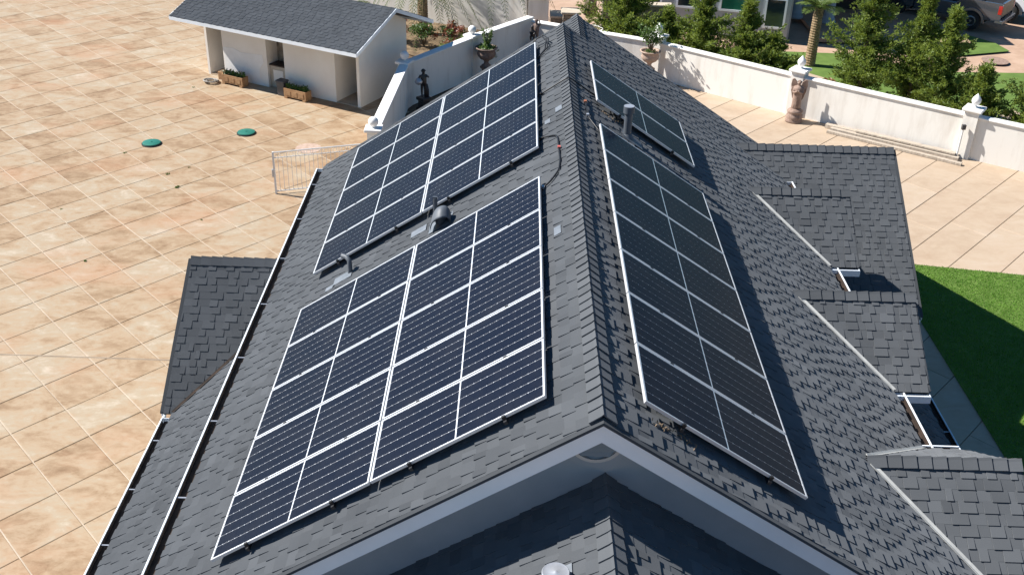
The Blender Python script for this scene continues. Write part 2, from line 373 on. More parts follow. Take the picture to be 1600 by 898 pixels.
grass('grass', [(9.05, 7.5), (9.22, 9.3), (9.2, 14.4), (9.25, 17.5), (12.8, 16.95), (14.2, 16.7), (13.2, 10), (12.2, 7.5)], 70000, 0.024, 'short artificial green grass beside the pale concrete court')

# ================================================================== HOUSE
TH = math.atan(0.6545); cT, sT, tT = math.cos(TH), math.sin(TH), math.tan(TH)
house = thing('house', 'white house with charcoal shingle roof, side dormers and a stepped front gable', 'house', (0, 6, 0))
HO = ORG[house]
pieces = []          # all shingle pieces
EXPO = 0.143
WID = [0.085, 0.115, 0.145, 0.175, 0.215]
slopes = []
def roof(nm, O, a, b, A, B, thick=0.1, e=EXPO, only=None):
    O, a, b = V(O), V(a).normalized(), V(b).normalized(); n = a.cross(b)
    d = MB(); d.obox(O - n * thick, a * A, b * B, n * thick)
    deck = d.build(nm, 'shingle', house, tone=True)
    slopes.append(deck)
    k = 0; bb = -0.02
    while bb < B - 0.03:
        x = -rnd.uniform(0, 0.2); hi = rnd.random() < 0.5
        while x < A:
            wd = rnd.choice(WID); x0, x1 = max(0, x), min(A, x + wd); x += wd
            if x1 - x0 > 0.015:
                pieces.append((O, a, b, n, x0, bb, x1 - x0, hi, rnd.uniform(0.2, 0.75) if rnd.random() < 0.3 else rnd.uniform(0.38, 0.6), deck, abs(x1 - x0 - wd) < 1e-6, min(e, B - bb)))
            hi = not hi
        bb += e; k += 1
    return deck
def ridge_caps(p, q, sl, sr, step=0.165, half=0.135, lift=0.026):
    """caps along p->q; sl, sr are unit vectors down the two slopes; laid so each overlaps the next one further from p"""
    p, q = V(p), V(q); d = (q - p); n = int(d.length / step); d.normalize(); sl, sr = V(sl), V(sr)
    up = V((0, 0, 1)); nl = sl.cross(d).normalized(); nl = nl if nl.z > 0 else -nl; nr = sr.cross(d).normalized(); nr = nr if nr.z > 0 else -nr
    mesh = None; ln = step * 1.25
    b = MB()
    for (s0, h0) in ((0, lift + 0.020), (ln, lift)):
        c = d * s0
        L0 = c + sl * half + nl * (h0 - 0.006); R0 = c + sr * half + nr * (h0 - 0.006)
        m1 = c + sl * 0.03 + up * (h0 * 1.2 + 0.002); m2 = c + sr * 0.03 + up * (h0 * 1.2 + 0.002); mm = c + up * (h0 * 1.2 + 0.012)
        b.v += [L0, m1, mm, m2, R0, L0 - nl * 0.014, m1 - up * 0.016, mm - up * 0.016, m2 - up * 0.016, R0 - nr * 0.014]
    b.f = [(0,1,11,10),(1,2,12,11),(2,3,13,12),(3,4,14,13),(5,6,1,0),(6,7,2,1),(7,8,3,2),(8,9,4,3),(0,10,15,5),(4,9,19,14)]
    ms = []
    for tn in (0.42, 0.55, 0.66):
        b.t = [tn] * 10; ms.append(b.mesh('ridge_cap', 'shingle', tone=True))
    for i in range(n):
        o = link(bpy.data.objects.new('ridge_cap', rnd.choice(ms)), house)
        o.location = p + d * (i * step) - HO + V((0, 0, rnd.uniform(-0.002, 0.002)))
        o.rotation_euler = (0, 0, rnd.gauss(0, 0.012))
EX, EZ = 4.88, 7.5 - 4.88 * tT          # main eave
Y0, Y1 = 0.0, 12.93
BL = EX / cT
bLv, bRv = V((cT, 0, sT)), V((-cT, 0, sT)); bN, bF = V((0, cT, sT)), V((0, -cT, sT))
def roofL(nm, xe, ze, ya, yb, B, **k): return roof(nm, (xe, yb, ze), (0,-1,0), bLv, yb - ya, B, **k)
def roofR(nm, xe, ze, ya, yb, B, **k): return roof(nm, (xe, ya, ze), (0,1,0), bRv, yb - ya, B, **k)
def roofN(nm, ye, ze, xa, xb, B, **k): return roof(nm, (xa, ye, ze), (1,0,0), bN, xb - xa, B, **k)
def roofF(nm, ye, ze, xa, xb, B, **k): return roof(nm, (xb, ye, ze), (-1,0,0), bF, xb - xa, B, **k)
roofL('roof_slope', -EX, EZ, Y0, Y1, BL); roofR('roof_slope', EX, EZ, Y0, Y1, BL)
dL, dR = -bLv, -bRv; dN, dF = -bN, -bF
ridge_caps((0, -0.01, 7.5), (0, Y1 + 0.05, 7.5), dL, dR)
# lower side strips
SE = 6.45; SZ = 7.5 - 0.7 - SE * tT; SB = (SE - 4.6) / cT
roofL('side_roof', -SE, SZ, 0.3, 8.9, SB); SER = 6.65; SZR = 7.5 - 0.84 - SER * tT
roofR('side_roof', SER, SZR, 0.3, 13.9, (SER - 4.6) / cT)
# front lower gable
FX, FZ = 0.115, 6.47; FB = 4.4 / cT
roofL('front_roof', FX - 4.4, FZ - 4.4 * tT, -3.2, 0.46, FB); roofR('front_roof', FX + 4.4, FZ - 4.4 * tT, -3.2, 0.46, FB)
ridge_caps((FX, -3.2, FZ), (FX, 0.44, FZ), dL, dR)
# rear lower gable
QX, QZ = 0.42, 6.94; QB = 4.5 / cT
roofL('rear_roof', QX - 4.5, QZ - 4.5 * tT, 12.9, 15.6, QB); roofR('rear_roof', QX + 4.75, QZ - 4.75 * tT, 12.9, 15.6, 4.75 / cT)
ridge_caps((QX, 12.95, QZ), (QX, 15.6, QZ), dL, dR)
# dormers on the right
DORM = [(10.43, 5.18), (6.55, 5.18), (2.46, 5.20)]
DX = 5.43
for yr, zr in DORM:
    run = (zr - EZ) / tT; B = run / cT
    roofN('dormer_roof', yr - run, EZ, 3.3, DX, B); roofF('dormer_roof', yr + run, EZ, 3.3, DX, B)
    xs = (7.5 - zr) / tT
    ridge_caps((DX + 0.01, yr, zr), (xs - 0.02, yr, zr), dN, dF, step=0.185, half=0.125)
# right wing
GY, GZ, GX = 14.2, 4.55, 7.52; GB = (GZ - SZR) / sT
roofN('wing_roof', GY - (GZ - SZR) / tT, SZR, 3.9, GX, GB); roofF('wing_roof', GY + (GZ - SZR) / tT, SZR, 3.9, GX, GB)
ridge_caps((GX + 0.01, GY, GZ), (4.1, GY, GZ), dN, dF, step=0.19, half=0.14)
# left wing
HY, HZ, HX = 8.89, 4.18, -6.62; HB = (HZ - SZ) / sT
roofN('wing_roof', HY - (HZ - SZ) / tT, SZ, HX, -4.3, HB); roofF('wing_roof', HY + (HZ - SZ) / tT, SZ, HX, -4.3, HB)
ridge_caps((HX - 0.01, HY, HZ), (-4.6, HY, HZ), dN, dF, step=0.19, half=0.14)

# shingle pieces: the 300 that show largest are objects, the rest one mesh
def piece_geo(wd, hi, e):
    g = 0.0015; h0 = 0.0165 if hi else 0.0035; h1 = 0.0035 if hi else 0.001; l = e + 0.012
    jut = 0.004 if hi else 0.0
    vs = [(g, -jut, 0), (wd-g, -jut, 0), (wd-g, -jut, h0), (g, -jut, h0), (g, l, 0), (wd-g, l, 0), (wd-g, l, h1), (g, l, h1)]
    return vs, [(0,1,2,3), (3,2,6,7), (1,5,6,2), (4,0,3,7)]
rank = []
for i, pc in enumerate(pieces):
    O, a, b, n, x0, b0, wd, hi, tn, deck, whole, e = pc
    if not whole or e < EXPO - 1e-6: continue
    c = O + a * (x0 + wd / 2) + b * (b0 + e / 2); x, y, d = px(c)
    if not (5 < x < 1595 and 5 < y < 893): continue
    f = abs(n.dot((c - cam.location).normalized()))
    rank.append((-(wd * f / d / d), i))
rank.sort()
chosen = set()
# keep clear of the pieces hidden under panels, dormers and overhangs
def hidden(pc):
    O, a, b, n, x0, b0, wd, hi, tn, deck, whole, e = pc
    c = O + a * (x0 + wd / 2) + b * (b0 + e / 2)
    if n.x < -0.3 and c.z > 4.3 and 0.4 < c.y < 12.4 and -4.25 < c.x < -0.5 and not (5.8 < c.y < 7.0): return True
    if n.x > 0.3 and 0.4 < c.y < 11.3 and 0.4 < c.x < 2.2: return True
    if n.x > 0.3 and 3.4 < c.x < 4.95 and c.z > 4.25:
        for yr, zr in DORM:
            if abs(c.y - yr) < (c.x - 3.5) + 0.1: return True
    if c.y > -0.2 and c.z < 6.6 and c.y < 0.5: return True
    if abs(c.x) < 0.2 and c.z > 6.3: return True
    if deck.name.startswith('side_roof') and n.x > 0: return True
    return False
for r, i in rank:
    if len(chosen) >= 300: break
    if not hidden(pieces[i]): chosen.add(i)
cache = {}; field = MB()
for i, (O, a, b, n, x0, b0, wd, hi, tn, deck, whole, e) in enumerate(pieces):
    lift = n * 0.002
    if i in chosen:
        tq = round(tn * 5) / 5; key = (wd, hi, tq)
        if key not in cache:
            vs, fs = piece_geo(wd, hi, e); mb = MB().add(vs, fs, tq); cache[key] = mb.mesh('shingle', 'shingle', tone=True)
        o = link(bpy.data.objects.new('shingle', cache[key]), deck)
        mt = Matrix((a, b, n)).transposed().to_4x4(); mt.translation = O + a * x0 + b * b0 + lift - HO
        o.matrix_local = mt
    else:
        vs, fs = piece_geo(wd, hi, e); base = O + a * x0 + b * b0 + lift
        field.add([base + a * p[0] + b * p[1] + n * p[2] for p in vs], fs, tn)
tag(field.build('shingle_field', 'shingle', house, tone=True), kind='stuff')

# --- trim, walls, gutters
def rake(p, q, out, hgt=0.19, th=0.03, nm='fascia_board', edge=0.03):
    """board under a roof edge p->q, thickness towards out"""
    p, q, out = V(p), V(q), V(out); z = V((0, 0, -1))
    m = MB(); m.prism([p + z*0.045, q + z*0.045, q + z*(hgt + 0.045), p + z*(hgt + 0.045)], out * th); fb = m.build(nm, 'trim', house)
    m = MB(); m.prism([p + z*0.035 , q + z*0.035, q + z*0.085, p + z*0.085], out * (th + edge * .53)); m.build('drip_moulding', 'trim', fb)
    m = MB(); m.prism([p - z*0.004, q - z*0.004, q + z*0.032, p + z*0.032], out * (th + edge)); m.build('shingle_edge', 'shingle', fb, tone=True)
    return fb
def gable_trim(apex, half, drop, y_out, axis='x', out=-1, **k):
    ax = V(apex)
    hv = V((1,0,0)) if axis == 'x' else V((0,1,0)); ov = V((0,out,0)) if axis == 'x' else V((out,0,0))
    for s in (-1, 1): rake(ax, ax + hv * (s * half) - V((0,0,drop)), ov, **k)
gable_trim((0, Y0 - 0.0, 7.5), EX, EX * tT, 0, 'x', -1, hgt=0.2)
gable_trim((0, Y1, 7.5), EX, EX * tT, 0, 'x', 1)
gable_trim((QX, 15.6, QZ), 4.5, 4.5 * tT, 0, 'x', 1)
gable_trim((FX, -3.2, FZ), 4.4, 4.4 * tT, 0, 'x', -1)
for yr, zr in DORM: gable_trim((DX, yr, zr), (zr - EZ) / tT, zr - EZ, 0, 'y', 1, hgt=0.12, th=0.012, edge=0.006)
gable_trim((GX, GY, GZ), (GZ - SZR) / tT, GZ - SZR, 0, 'y', 1, hgt=0.15)
gable_trim((HX, HY, HZ), (HZ - SZ) / tT, HZ - SZ, 0, 'y', -1, hgt=0.15)
# front gable wall, its soffit and the round louvre
YW = 0.45
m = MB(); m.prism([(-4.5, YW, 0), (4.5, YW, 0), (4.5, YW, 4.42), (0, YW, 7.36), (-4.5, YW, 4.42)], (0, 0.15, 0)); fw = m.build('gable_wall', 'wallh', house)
for s in (-1, 1):
    m = MB(); m.prism([(0, 0.002, 7.27), (s * EX, 0.002, 7.27 - EX * tT), (s * EX, YW, 7.27 - EX * tT), (0, YW, 7.27)], (0, 0, 0.02)); m.build('soffit', 'soffit', house)
vent = MB()
def ring(mb, c, r0, r1, y0, y1, n=36):
    for i in range(n):
        a0, a1 = 2*math.pi*i/n, 2*math.pi*(i+1)/n
        P = lambda r, a, y: (c[0] + r*math.cos(a), y, c[1] + r*math.sin(a))
        mb.add([P(r0,a0,y0),P(r1,a0,y0),P(r1,a1,y0),P(r0,a1,y0),P(r0,a0,y1),P(r1,a0,y1),P(r1,a1,y1),P(r0,a1,y1)], [(0,1,2,3),(1,5,6,2),(0,3,7,4)])
VC = (0.0, 6.955)
ring(vent, VC, 0.285, 0.365, YW - 0.03, YW); vo = vent.build('vent_surround', 'wallh', fw)
m = MB(); ring(m, VC, 0.25, 0.285, YW - 0.05, YW); m.build('vent_ring', 'soffit', vo)
m = MB()
for k in range(-4, 5):
    z = VC[1] + k * 0.06; hw = math.sqrt(max(0.0, 0.255**2 - (k*0.06)**2)) * 0.97
    m.obox((-hw, YW - 0.045, z - 0.028), (2*hw, 0, 0), (0, 0.035, 0.045), (0, 0.006, -0.006))
m.build('louvre', 'wallh', vo)
m = MB(); m.lathe([(0.252, 0), (0.252, 0.004)], (0, 0, 0), 24); m.v = [V((VC[0] + p.x, YW - 0.004 + p.z, VC[1] + p.y)) for p in m.v]; m.build('vent_screen', 'black', vo)
# body walls
def wallbox(nm, a, b): return MB().box(a, b).build(nm, 'wallh', house)
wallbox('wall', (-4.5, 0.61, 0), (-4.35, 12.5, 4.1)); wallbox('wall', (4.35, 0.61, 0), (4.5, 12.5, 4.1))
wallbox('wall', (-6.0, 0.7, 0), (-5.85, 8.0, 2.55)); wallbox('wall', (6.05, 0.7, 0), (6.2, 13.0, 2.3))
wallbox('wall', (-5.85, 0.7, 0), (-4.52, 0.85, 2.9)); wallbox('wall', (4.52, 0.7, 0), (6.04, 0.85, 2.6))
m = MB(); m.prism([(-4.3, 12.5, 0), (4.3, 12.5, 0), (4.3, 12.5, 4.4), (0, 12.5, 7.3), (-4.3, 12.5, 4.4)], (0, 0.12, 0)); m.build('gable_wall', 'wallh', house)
m = MB(); m.prism([(QX-4.1, 15.2, 0), (QX+4.3, 15.2, 0), (QX+4.3, 15.2, 4.0), (QX, 15.2, 6.75), (QX-4.1, 15.2, 4.0)], (0, 0.12, 0)); m.build('gable_wall', 'wallh', house)
wallbox('wall', (QX-4.1, 12.65, 0), (QX-3.95, 15.19, 4.1)); wallbox('wall', (QX+4.15, 12.65, 0), (QX+4.3, 15.19, 4.1))
m = MB(); m.prism([(FX-4.1, -2.8, 0), (FX+4.1, -2.8, 0), (FX+4.1, -2.8, 3.6), (FX, -2.8, 6.3), (FX-4.1, -2.8, 3.6)], (0, 0.12, 0)); m.build('gable_wall', 'wallh', house)
wallbox('wall', (FX-4.1, -2.67, 0), (FX-3.95, 0.44, 3.6)); wallbox('wall', (FX+3.95, -2.67, 0), (FX+4.1, 0.44, 3.6))
for yr, zr in DORM:
    hw = (zr - EZ) / tT - 0.22
    m = MB(); m.prism([(5.22, yr-hw, 2.9), (5.22, yr+hw, 2.9), (5.22, yr+hw, EZ+0.02), (5.22, yr, zr-0.16), (5.22, yr-hw, EZ+0.02)], (-0.12, 0, 0)); m.build('dormer_wall', 'wallh', house)
    for s in (-1, 1): MB().box((4.52, yr+s*hw-0.05, 2.9), (5.09, yr+s*hw+0.05, EZ+0.02)).build('dormer_wall', 'wallh', house)
hw = (GZ - SZR) / tT - 0.3
m = MB(); m.prism([(7.16, GY-hw, 0), (7.16, GY+hw, 0), (7.16, GY+hw, SZR+0.05), (7.16, GY, GZ-0.2), (7.16, GY-hw, SZR+0.05)], (-0.14, 0, 0)); m.build('gable_wall', 'wallh', house)
for s in (-1, 1): wallbox('wall', (6.22, GY+s*hw-0.07, 0), (7.01, GY+s*hw+0.07, SZR+0.05))
hw = (HZ - SZ) / tT - 0.3
m = MB(); m.prism([(-6.3, HY-hw, 0), (-6.3, HY+hw, 0), (-6.3, HY+hw, SZ+0.05), (-6.3, HY, HZ-0.2), (-6.3, HY-hw, SZ+0.05)], (0.12, 0, 0)); m.build('gable_wall', 'wallh', house)
for s in (-1, 1): wallbox('wall', (-6.17, HY+s*hw-0.06, 0), (-4.52, HY+s*hw+0.06, SZ+0.05))
# gutters: white trough, dark inside, hangers
def gutter(p, q, out, wd=0.15, dp=0.11, step=0.62, hang=True):
    p, q, out = V(p), V(q), V(out).normalized(); d = q - p; z = V((0, 0, 1))
    m = MB()
    m.obox(p + out * (wd - 0.012) - z * dp, d, out * 0.014, z * (dp + 0.012))           # outer face
    m.obox(p + out * (wd - 0.020) - z * 0.004, d, out * 0.0075, z * 0.018)             # rolled lip
    m.obox(p - z * dp, d, out * (wd - 0.0125), z * 0.012)                             # bottom
    m.obox(p - z * (dp - 0.0125), d, out * 0.01, z * (dp - 0.03))                     # back
    e = d.normalized()
    m.obox(p - e * 0.011 - z * dp, e * 0.01, out * wd, z * dp); m.obox(q + e * 0.001 - z * dp, e * 0.01, out * wd, z * dp)
    g = m.build('gutter', 'trim', house)
    m = MB(); m.obox(p + out * 0.011 - z * (dp - 0.013), d, out * (wd - 0.034), z * 0.03); m.obox(p + out * (wd - 0.0222) - z * (dp - 0.044), d, out * 0.0018, z * (dp - 0.050)); m.build('gutter_sediment_shade', 'gutter_in', g)  # sediment bed, plus a dark liner painting dirt and shade inside the outer face
    if hang:
        n = int(d.length / step)
        for k in range(n):
            c = p + e * ((k + 0.5) * d.length / max(n, 1)); m = MB(); m.obox(c + out * 0.011 - z * 0.012, e * 0.022, out * (wd - 0.04), z * 0.008); m.build('gutter_hanger', 'galv', g)
    return g
gz = -0.03
gutter((-EX - 0.02, 0.02, EZ + gz), (-EX - 0.02, Y1 - 0.1, EZ + gz), (-1, 0, 0), step=1.6)
gutter((-SE - 0.02, 0.35, SZ + gz), (-SE - 0.02, 6.32, SZ + gz), (-1, 0, 0), step=1.1)
gutter((HX + 0.02, HY - (HZ - SZ) / tT - 0.02, SZ + gz), (-SE - 0.16, HY - (HZ - SZ) / tT - 0.02, SZ + gz), (0, -1, 0), hang=False)
runs = [(zr - EZ) / tT for _, zr in DORM]
edges = [0.02] + [v for (yr, zr), r in sorted(zip(DORM, runs)) for v in (yr - r - 0.02, yr + r + 0.02)] + [Y1 - 0.05]
for a0, a1 in zip(edges[0::2], edges[1::2]):
    if a1 - a0 > 0.1: gutter((EX + 0.02, a0, EZ + gz), (EX + 0.02, a1, EZ + gz), (1, 0, 0), step=2.2)
gutter((SER + 0.02, 0.35, SZR + gz), (SER + 0.02, 10.6, SZR + gz), (1, 0, 0), step=1.4)
for (yr, zr), r in zip(DORM, runs):
    for s in (-1, 1): gutter((EX + 0.02, yr + s * (r + 0.012), EZ + gz), (DX - 0.01, yr + s * (r + 0.012), EZ + gz), (0, s, 0), wd=0.1, hang=False)
# valley flashings (a shallow V of metal)
def valley(p, q, n1, s1, n2, s2, wd=0.06, lift=0.021, mt='flash'):
    p, q = V(p), V(q)
    m = MB()
    for n, s in ((V(n1), V(s1)), (V(n2), V(s2))):
        a, b = p + n * lift, q + n * lift
        m.obox(a - n * 0.005, b - a, s * wd, n * 0.005)
    m.build('valley_flashing', mt, house)
nR, nL, nN, nF = V((sT, 0, cT)), V((-sT, 0, cT)), V((0, -sT, cT)), V((0, sT, cT))
for (yr, zr), r in zip(DORM, runs):
    xs = (7.5 - zr) / tT
    for s in (-1, 1):
        valley((xs + 0.06, yr + s * 0.06, zr - 0.06 * tT), (EX, yr + s * r, EZ), nR, V((-0.25, s * 1.0, 0.25*tT)).normalized(), nN if s < 0 else nF, V((1.0, -s * 0.25, 0.25*tT)).normalized(), wd=0.05)
yv = HY - (HZ - SZ) / tT
valley((-SE, yv, SZ), (-SE + 1.5, yv + 1.5, SZ + 1.5 * tT), nL, V((0.3, -1, 0.3*tT)).normalized(), nN, V((-1, 0.3, 0.3*tT)).normalized(), wd=0.04, mt='gutter_in')

# ================================================================== SOLAR PANELS
PL, PW, PT, PG, PH = 2.094, 1.038, 0.035, 0.02, 0.14
def make_panel():
    root = bpy.data.objects.new('solar_panel', None); col.objects.link(root); root.empty_display_size = 0.2; ORG[root] = V((0,0,0))
    hx, hy, lip = PL/2, PW/2, 0.017
    m = MB()
    for s in (-1, 1):
        m.box((-hx, s*hy - (0.0 if s < 0 else 0.002), 0), (hx, s*hy + (0.002 if s < 0 else 0.0), PT)) if False else None
    m.box((-hx, -hy, 0), (hx, -hy + lip, PT)); m.box((-hx, hy - lip, 0), (hx, hy, PT))
    m.box((-hx, -hy + lip, 0), (-hx + lip, hy - lip, PT)); m.box((hx - lip, -hy + lip, 0), (hx, hy - lip, PT))
    m.build('frame', 'alu', root)
    m = MB(); m.box((-hx + lip, -hy + lip, 0.024), (hx - lip, hy - lip, 0.0315)); sh = m.build('laminate', 'sheet', root)
    # six strings of twelve half cells in each half
    mid = 0.017; ln = (PL - 2*lip - mid - 0.012) / 2; cw = (PW - 2*lip - 0.012) / 6; gap = 0.0056; cl = ln / 12; ch = 0.010
    s = MB(); top = []
    for k in range(12):
        x0, x1 = k * cl, (k + 1) * cl
        top += [(x0 + 0.0005, gap/2 + ch * 0.7), (x0 + ch * 0.5, gap/2), (x1 - ch * 0.5, gap/2), (x1 - 0.0005, gap/2 + ch * 0.7)]
    bot = [(x, cw - y) for x, y in top[::-1]]
    P = top + bot; z = 0.0330
    # convex cells so that the faces stay clean
    for k in range(12):
        a = top[4*k:4*k+4]; b = [(x, cw - y) for x, y in a[::-1]]; poly = a + b
        s.add([(x, y, z) for x, y in poly] + [(x, y, z - 0.0012) for x, y in poly], [tuple(range(8))] + [(8+i, 8+(i+1) % 8, (i+1) % 8, i) for i in range(8)])
    sme_ = s.mesh('cell_string', 'cell')
    for h in (0, 1):
        for k in range(6):
            o = link(bpy.data.objects.new('cell_string', sme_), sh); o.location = (-hx + lip + 0.006 + h * (ln + mid), -hy + lip + 0.006 + k * cw, 0)
    m = MB(); m.box((-0.05, -0.1, 0.003), (0.05, 0.1, 0.0235)); m.build('junction_box', 'black', root)
    for s_ in (-1, 1):
        m = MB(); x = s_ * PL * 0.27; m.box((x - 0.02, -hy - 0.0185, 0.0), (x + 0.02, -hy - 0.001, PT + 0.003)); m.box((x - 0.02, -hy - 0.001, PT + 0.0005), (x + 0.02, -hy + 0.008, PT + 0.004)); m.build('clamp', 'black', root)
    return root
proto = make_panel(); first = True
def place_panel(side, s_mid, y_mid, label, group):
    global first
    o = proto if first else copy_tree(proto); first = False
    h = PH - PT
    if side < 0: o.location = (-s_mid*cT - h*sT, y_mid, 7.5 - s_mid*sT + h*cT); o.rotation_euler = (0, -TH, 0)
    else: o.location = (s_mid*cT + h*sT, y_mid, 7.5 - s_mid*sT + h*cT); o.rotation_euler = (0, TH, 0)
    tag(o, label, 'solar panel', group)
ORD = ['first', 'second', 'third', 'fourth', 'fifth', 'sixth', 'seventh']
def array(side, s0, ytop, ncol, nrow, where, group):
    for c in range(ncol):
        for r in range(nrow):
            if ncol > 1: lb = '%s side solar panel, %s row from the front gable, in the %s' % ('ridge' if c == 0 else 'gutter', ORD[nrow - 1 - r], where)
            else: lb = 'solar panel, %s from the front gable, in the %s' % (ORD[nrow - 1 - r], where)
            place_panel(side, s0 + PL/2 + c * (PL + PG), ytop - PW/2 - r * (PW + PG), lb, group)
    # rails under the panels
    for c in range(ncol):
        for f in (0.23, 0.77):
            s = s0 + c * (PL + PG) + f * PL; ya, yb = ytop + 0.04, ytop - nrow * PW - (nrow-1) * PG - 0.05
            h = PH - PT - 0.004
            base = V((side*(s*cT + 0.0), 0, 7.5 - s*sT)); n = V((side*sT, 0, cT)); u = V((side*cT, 0, -sT))
            root = thing('mounting_rail', 'dark metal rail under the %s, %s from the ridge' % (group, ORD[c * 2 + (f > .5)]), 'rail', (base.x, yb, base.z), 'rails under the ' + group)
            m = MB(); P0 = V((base.x, yb, base.z)) + n * (h - 0.04) - u * 0.018; m.obox(P0, V((0, ya - yb, 0)), u * 0.036, n * 0.04); m.build('rail', 'rail', root)
            k = yb + 0.25
            while k < ya:
                m = MB(); P0 = V((base.x, k, base.z)) + n * 0.014 - u * 0.02; m.obox(P0, V((0, 0.05, 0)), u * 0.04, n * (h - 0.0545)); m.build('rail_foot', 'rail', root); k += 1.2
array(-1, 0.532, 5.8645, 2, 5, 'front block of ten', 'front block of ten panels')
array(-1, 0.5503, 12.2639, 2, 5, 'rear block of ten', 'rear block of ten panels')
array(1, 0.4492, 7.8764, 1, 7, 'column of seven above the dormers', 'column of seven panels')
array(1, 0.4776, 11.1193, 1, 2, 'pair behind the capped vent pipe', 'pair of panels')

# ================================================================== ROOF FITTINGS
def LP(x, y, h=0.0): return V((x, y, 7.5 + x * tT)) + nL * h      # point on the left slope
def RP(x, y, h=0.0): return V((x, y, 7.5 - x * tT)) + nR * h
def patch(pt, n, u, v, nm, mat, parent, t=0.004):
    m = MB(); m.obox(pt + n * 0.016 - u / 2 - v / 2, u, v, n * t); return m.build(nm, mat, parent)
# hooded vent
b0 = LP(-1.95, 6.50)
hv = thing('hooded_roof_vent', 'blue grey hooded roof vent between the two large panel blocks', 'roof vent', b0)
patch(b0, nL, bLv * 0.42, V((0, 0.36, 0)), 'flashing', 'leadp', hv)
m = MB(); m.tube([b0 + nL * 0.015, b0 + V((0, 0, 0.15))], 0.085, 20); smooth_by(m.build('pipe', 'pipe', hv))
m = MB(); seg = 16
for i in range(seg + 1):            # scoop hood: wide low mouth towards the front, rounded over the back
    f = i / seg; yy = -0.21 + 0.34 * f; hc = 0.15 + 0.16 * math.sin(math.pi * (0.12 + 0.80 * f)); ww = 0.155 - 0.02 * f
    if f > 0.55: k = math.sqrt(max(0.0, 1 - ((f - 0.55) / 0.45) ** 2)); ww *= max(k, .02); hc = .04 + (hc - .04) * max(k, .02)
    for j in range(17):
        a = math.pi * j / 16; m.v.append(b0 + V((ww * math.cos(a), yy - .05 * (1 - abs(math.cos(a))) * (1 - f), 0.03 + ww * tT * math.cos(a) * .5 + (hc - 0.03) * math.sin(a) ** .8)))
for i in range(seg):
    for j in range(16): m.f.append((i*17+j, i*17+j+1, (i+1)*17+j+1, (i+1)*17+j)); m.t.append(0)
ho = m.build('hood', 'pipe', hv, smooth=True); sl = ho.modifiers.new('s', 'SOLIDIFY'); sl.thickness = 0.006
# slim pipe beside it
def vent_pipe(nm, base, h, r, label, cap=True, mat='pipe', top='pipe', lean=(0, 0)):
    t = thing(nm, label, 'vent pipe', base)
    up = V((lean[0], lean[1], 1)).normalized()
    m = MB(); m.tube([base, base + up * h], r, 16); smooth_by(m.build('pipe', mat, t))
    m = MB(); m.tube([base + V((0,0,-0.02)), base + up * 0.06], [r * 1.9, r * 1.15], 16); smooth_by(m.build('collar', mat, t))
    if cap:
        m = MB(); m.tube([base + up * (h * 0.80), base + up * (h + 0.01)], r * 1.38, 20); c = m.build('cap', mat, t); smooth_by(c)
        m = MB(); m.tube([base + up * (h + 0.0105), base + up * (h + 0.016)], r * 1.3, 20); m.build('cap_top', top, c)
    return t
p1 = LP(-2.06, 6.70); t1 = vent_pipe('vent_pipe', p1, 0.40, 0.034, 'slim dark vent pipe standing beside the hooded roof vent', cap=False)
m = MB(); m.obox(p1 + V((-0.035, -0.02, 0.16)), V((0.07, 0, 0)), V((0, 0.03, 0)), V((0, 0, 0.26))); m.build('shield', 'pipe', t1)
patch(LP(-2.3, 6.64), nL, bLv * 0.28, V((0, 0.2, 0)), 'flashing', 'leadp', t1)
p2 = LP(-3.38, 6.55); t2 = thing('bent_vent_pipe', 'dark bent vent pipe at the lower corner of the rear panel block', 'vent pipe', p2)
m = MB(); m.tube([p2, p2 + V((0,0,0.17)), p2 + V((-0.01, 0.02, 0.225)), p2 + V((-0.06, 0.07, 0.25)), p2 + V((-0.13, 0.13, 0.235))], 0.038, 12); smooth_by(m.build('pipe', 'pipe', t2), 50)
patch(p2 + V((-0.1, -0.05, -0.1*tT)), nL, bLv * 0.34, V((0, 0.22, 0)), 'flashing', 'leadp', t2)
m = MB(); m.obox(LP(-3.74, 6.32, 0.016), bLv * 0.14, V((0, 0.12, 0)), nL * 0.003); m.build('sealant_patch', 'leadp', t2)
t3 = vent_pipe('capped_vent_pipe', RP(0.97, 8.62), 0.52, 0.066, 'tall capped blue grey vent pipe between the right hand panels', top='galv')
patch(RP(1.05, 8.6), nR, bRv * 0.4, V((0, 0.34, 0)), 'flashing', 'pipe', t3)
fb_ = V((-0.40, -0.76, FZ + (-0.40 - FX) * tT)); t4 = thing('round_roof_vent', 'round silver roof vent on the lower front roof', 'roof vent', fb_)
m = MB(); m.tube([fb_, fb_ + V((0,0,0.15))], 0.07, 18); smooth_by(m.build('pipe', 'galv', t4))
m = MB(); m.lathe([(0.115, 0.145), (0.128, 0.15), (0.130, 0.195), (0.122, 0.204), (0.114, 0.202), (0.02, 0.207), (0.012, 0.212)], fb_, 28); c4 = m.build('cap', 'galv', t4); smooth_by(c4, 40)
patch(fb_, nL, bLv * 0.4, V((0, 0.4, 0)), 'flashing', 'leadp', t4)
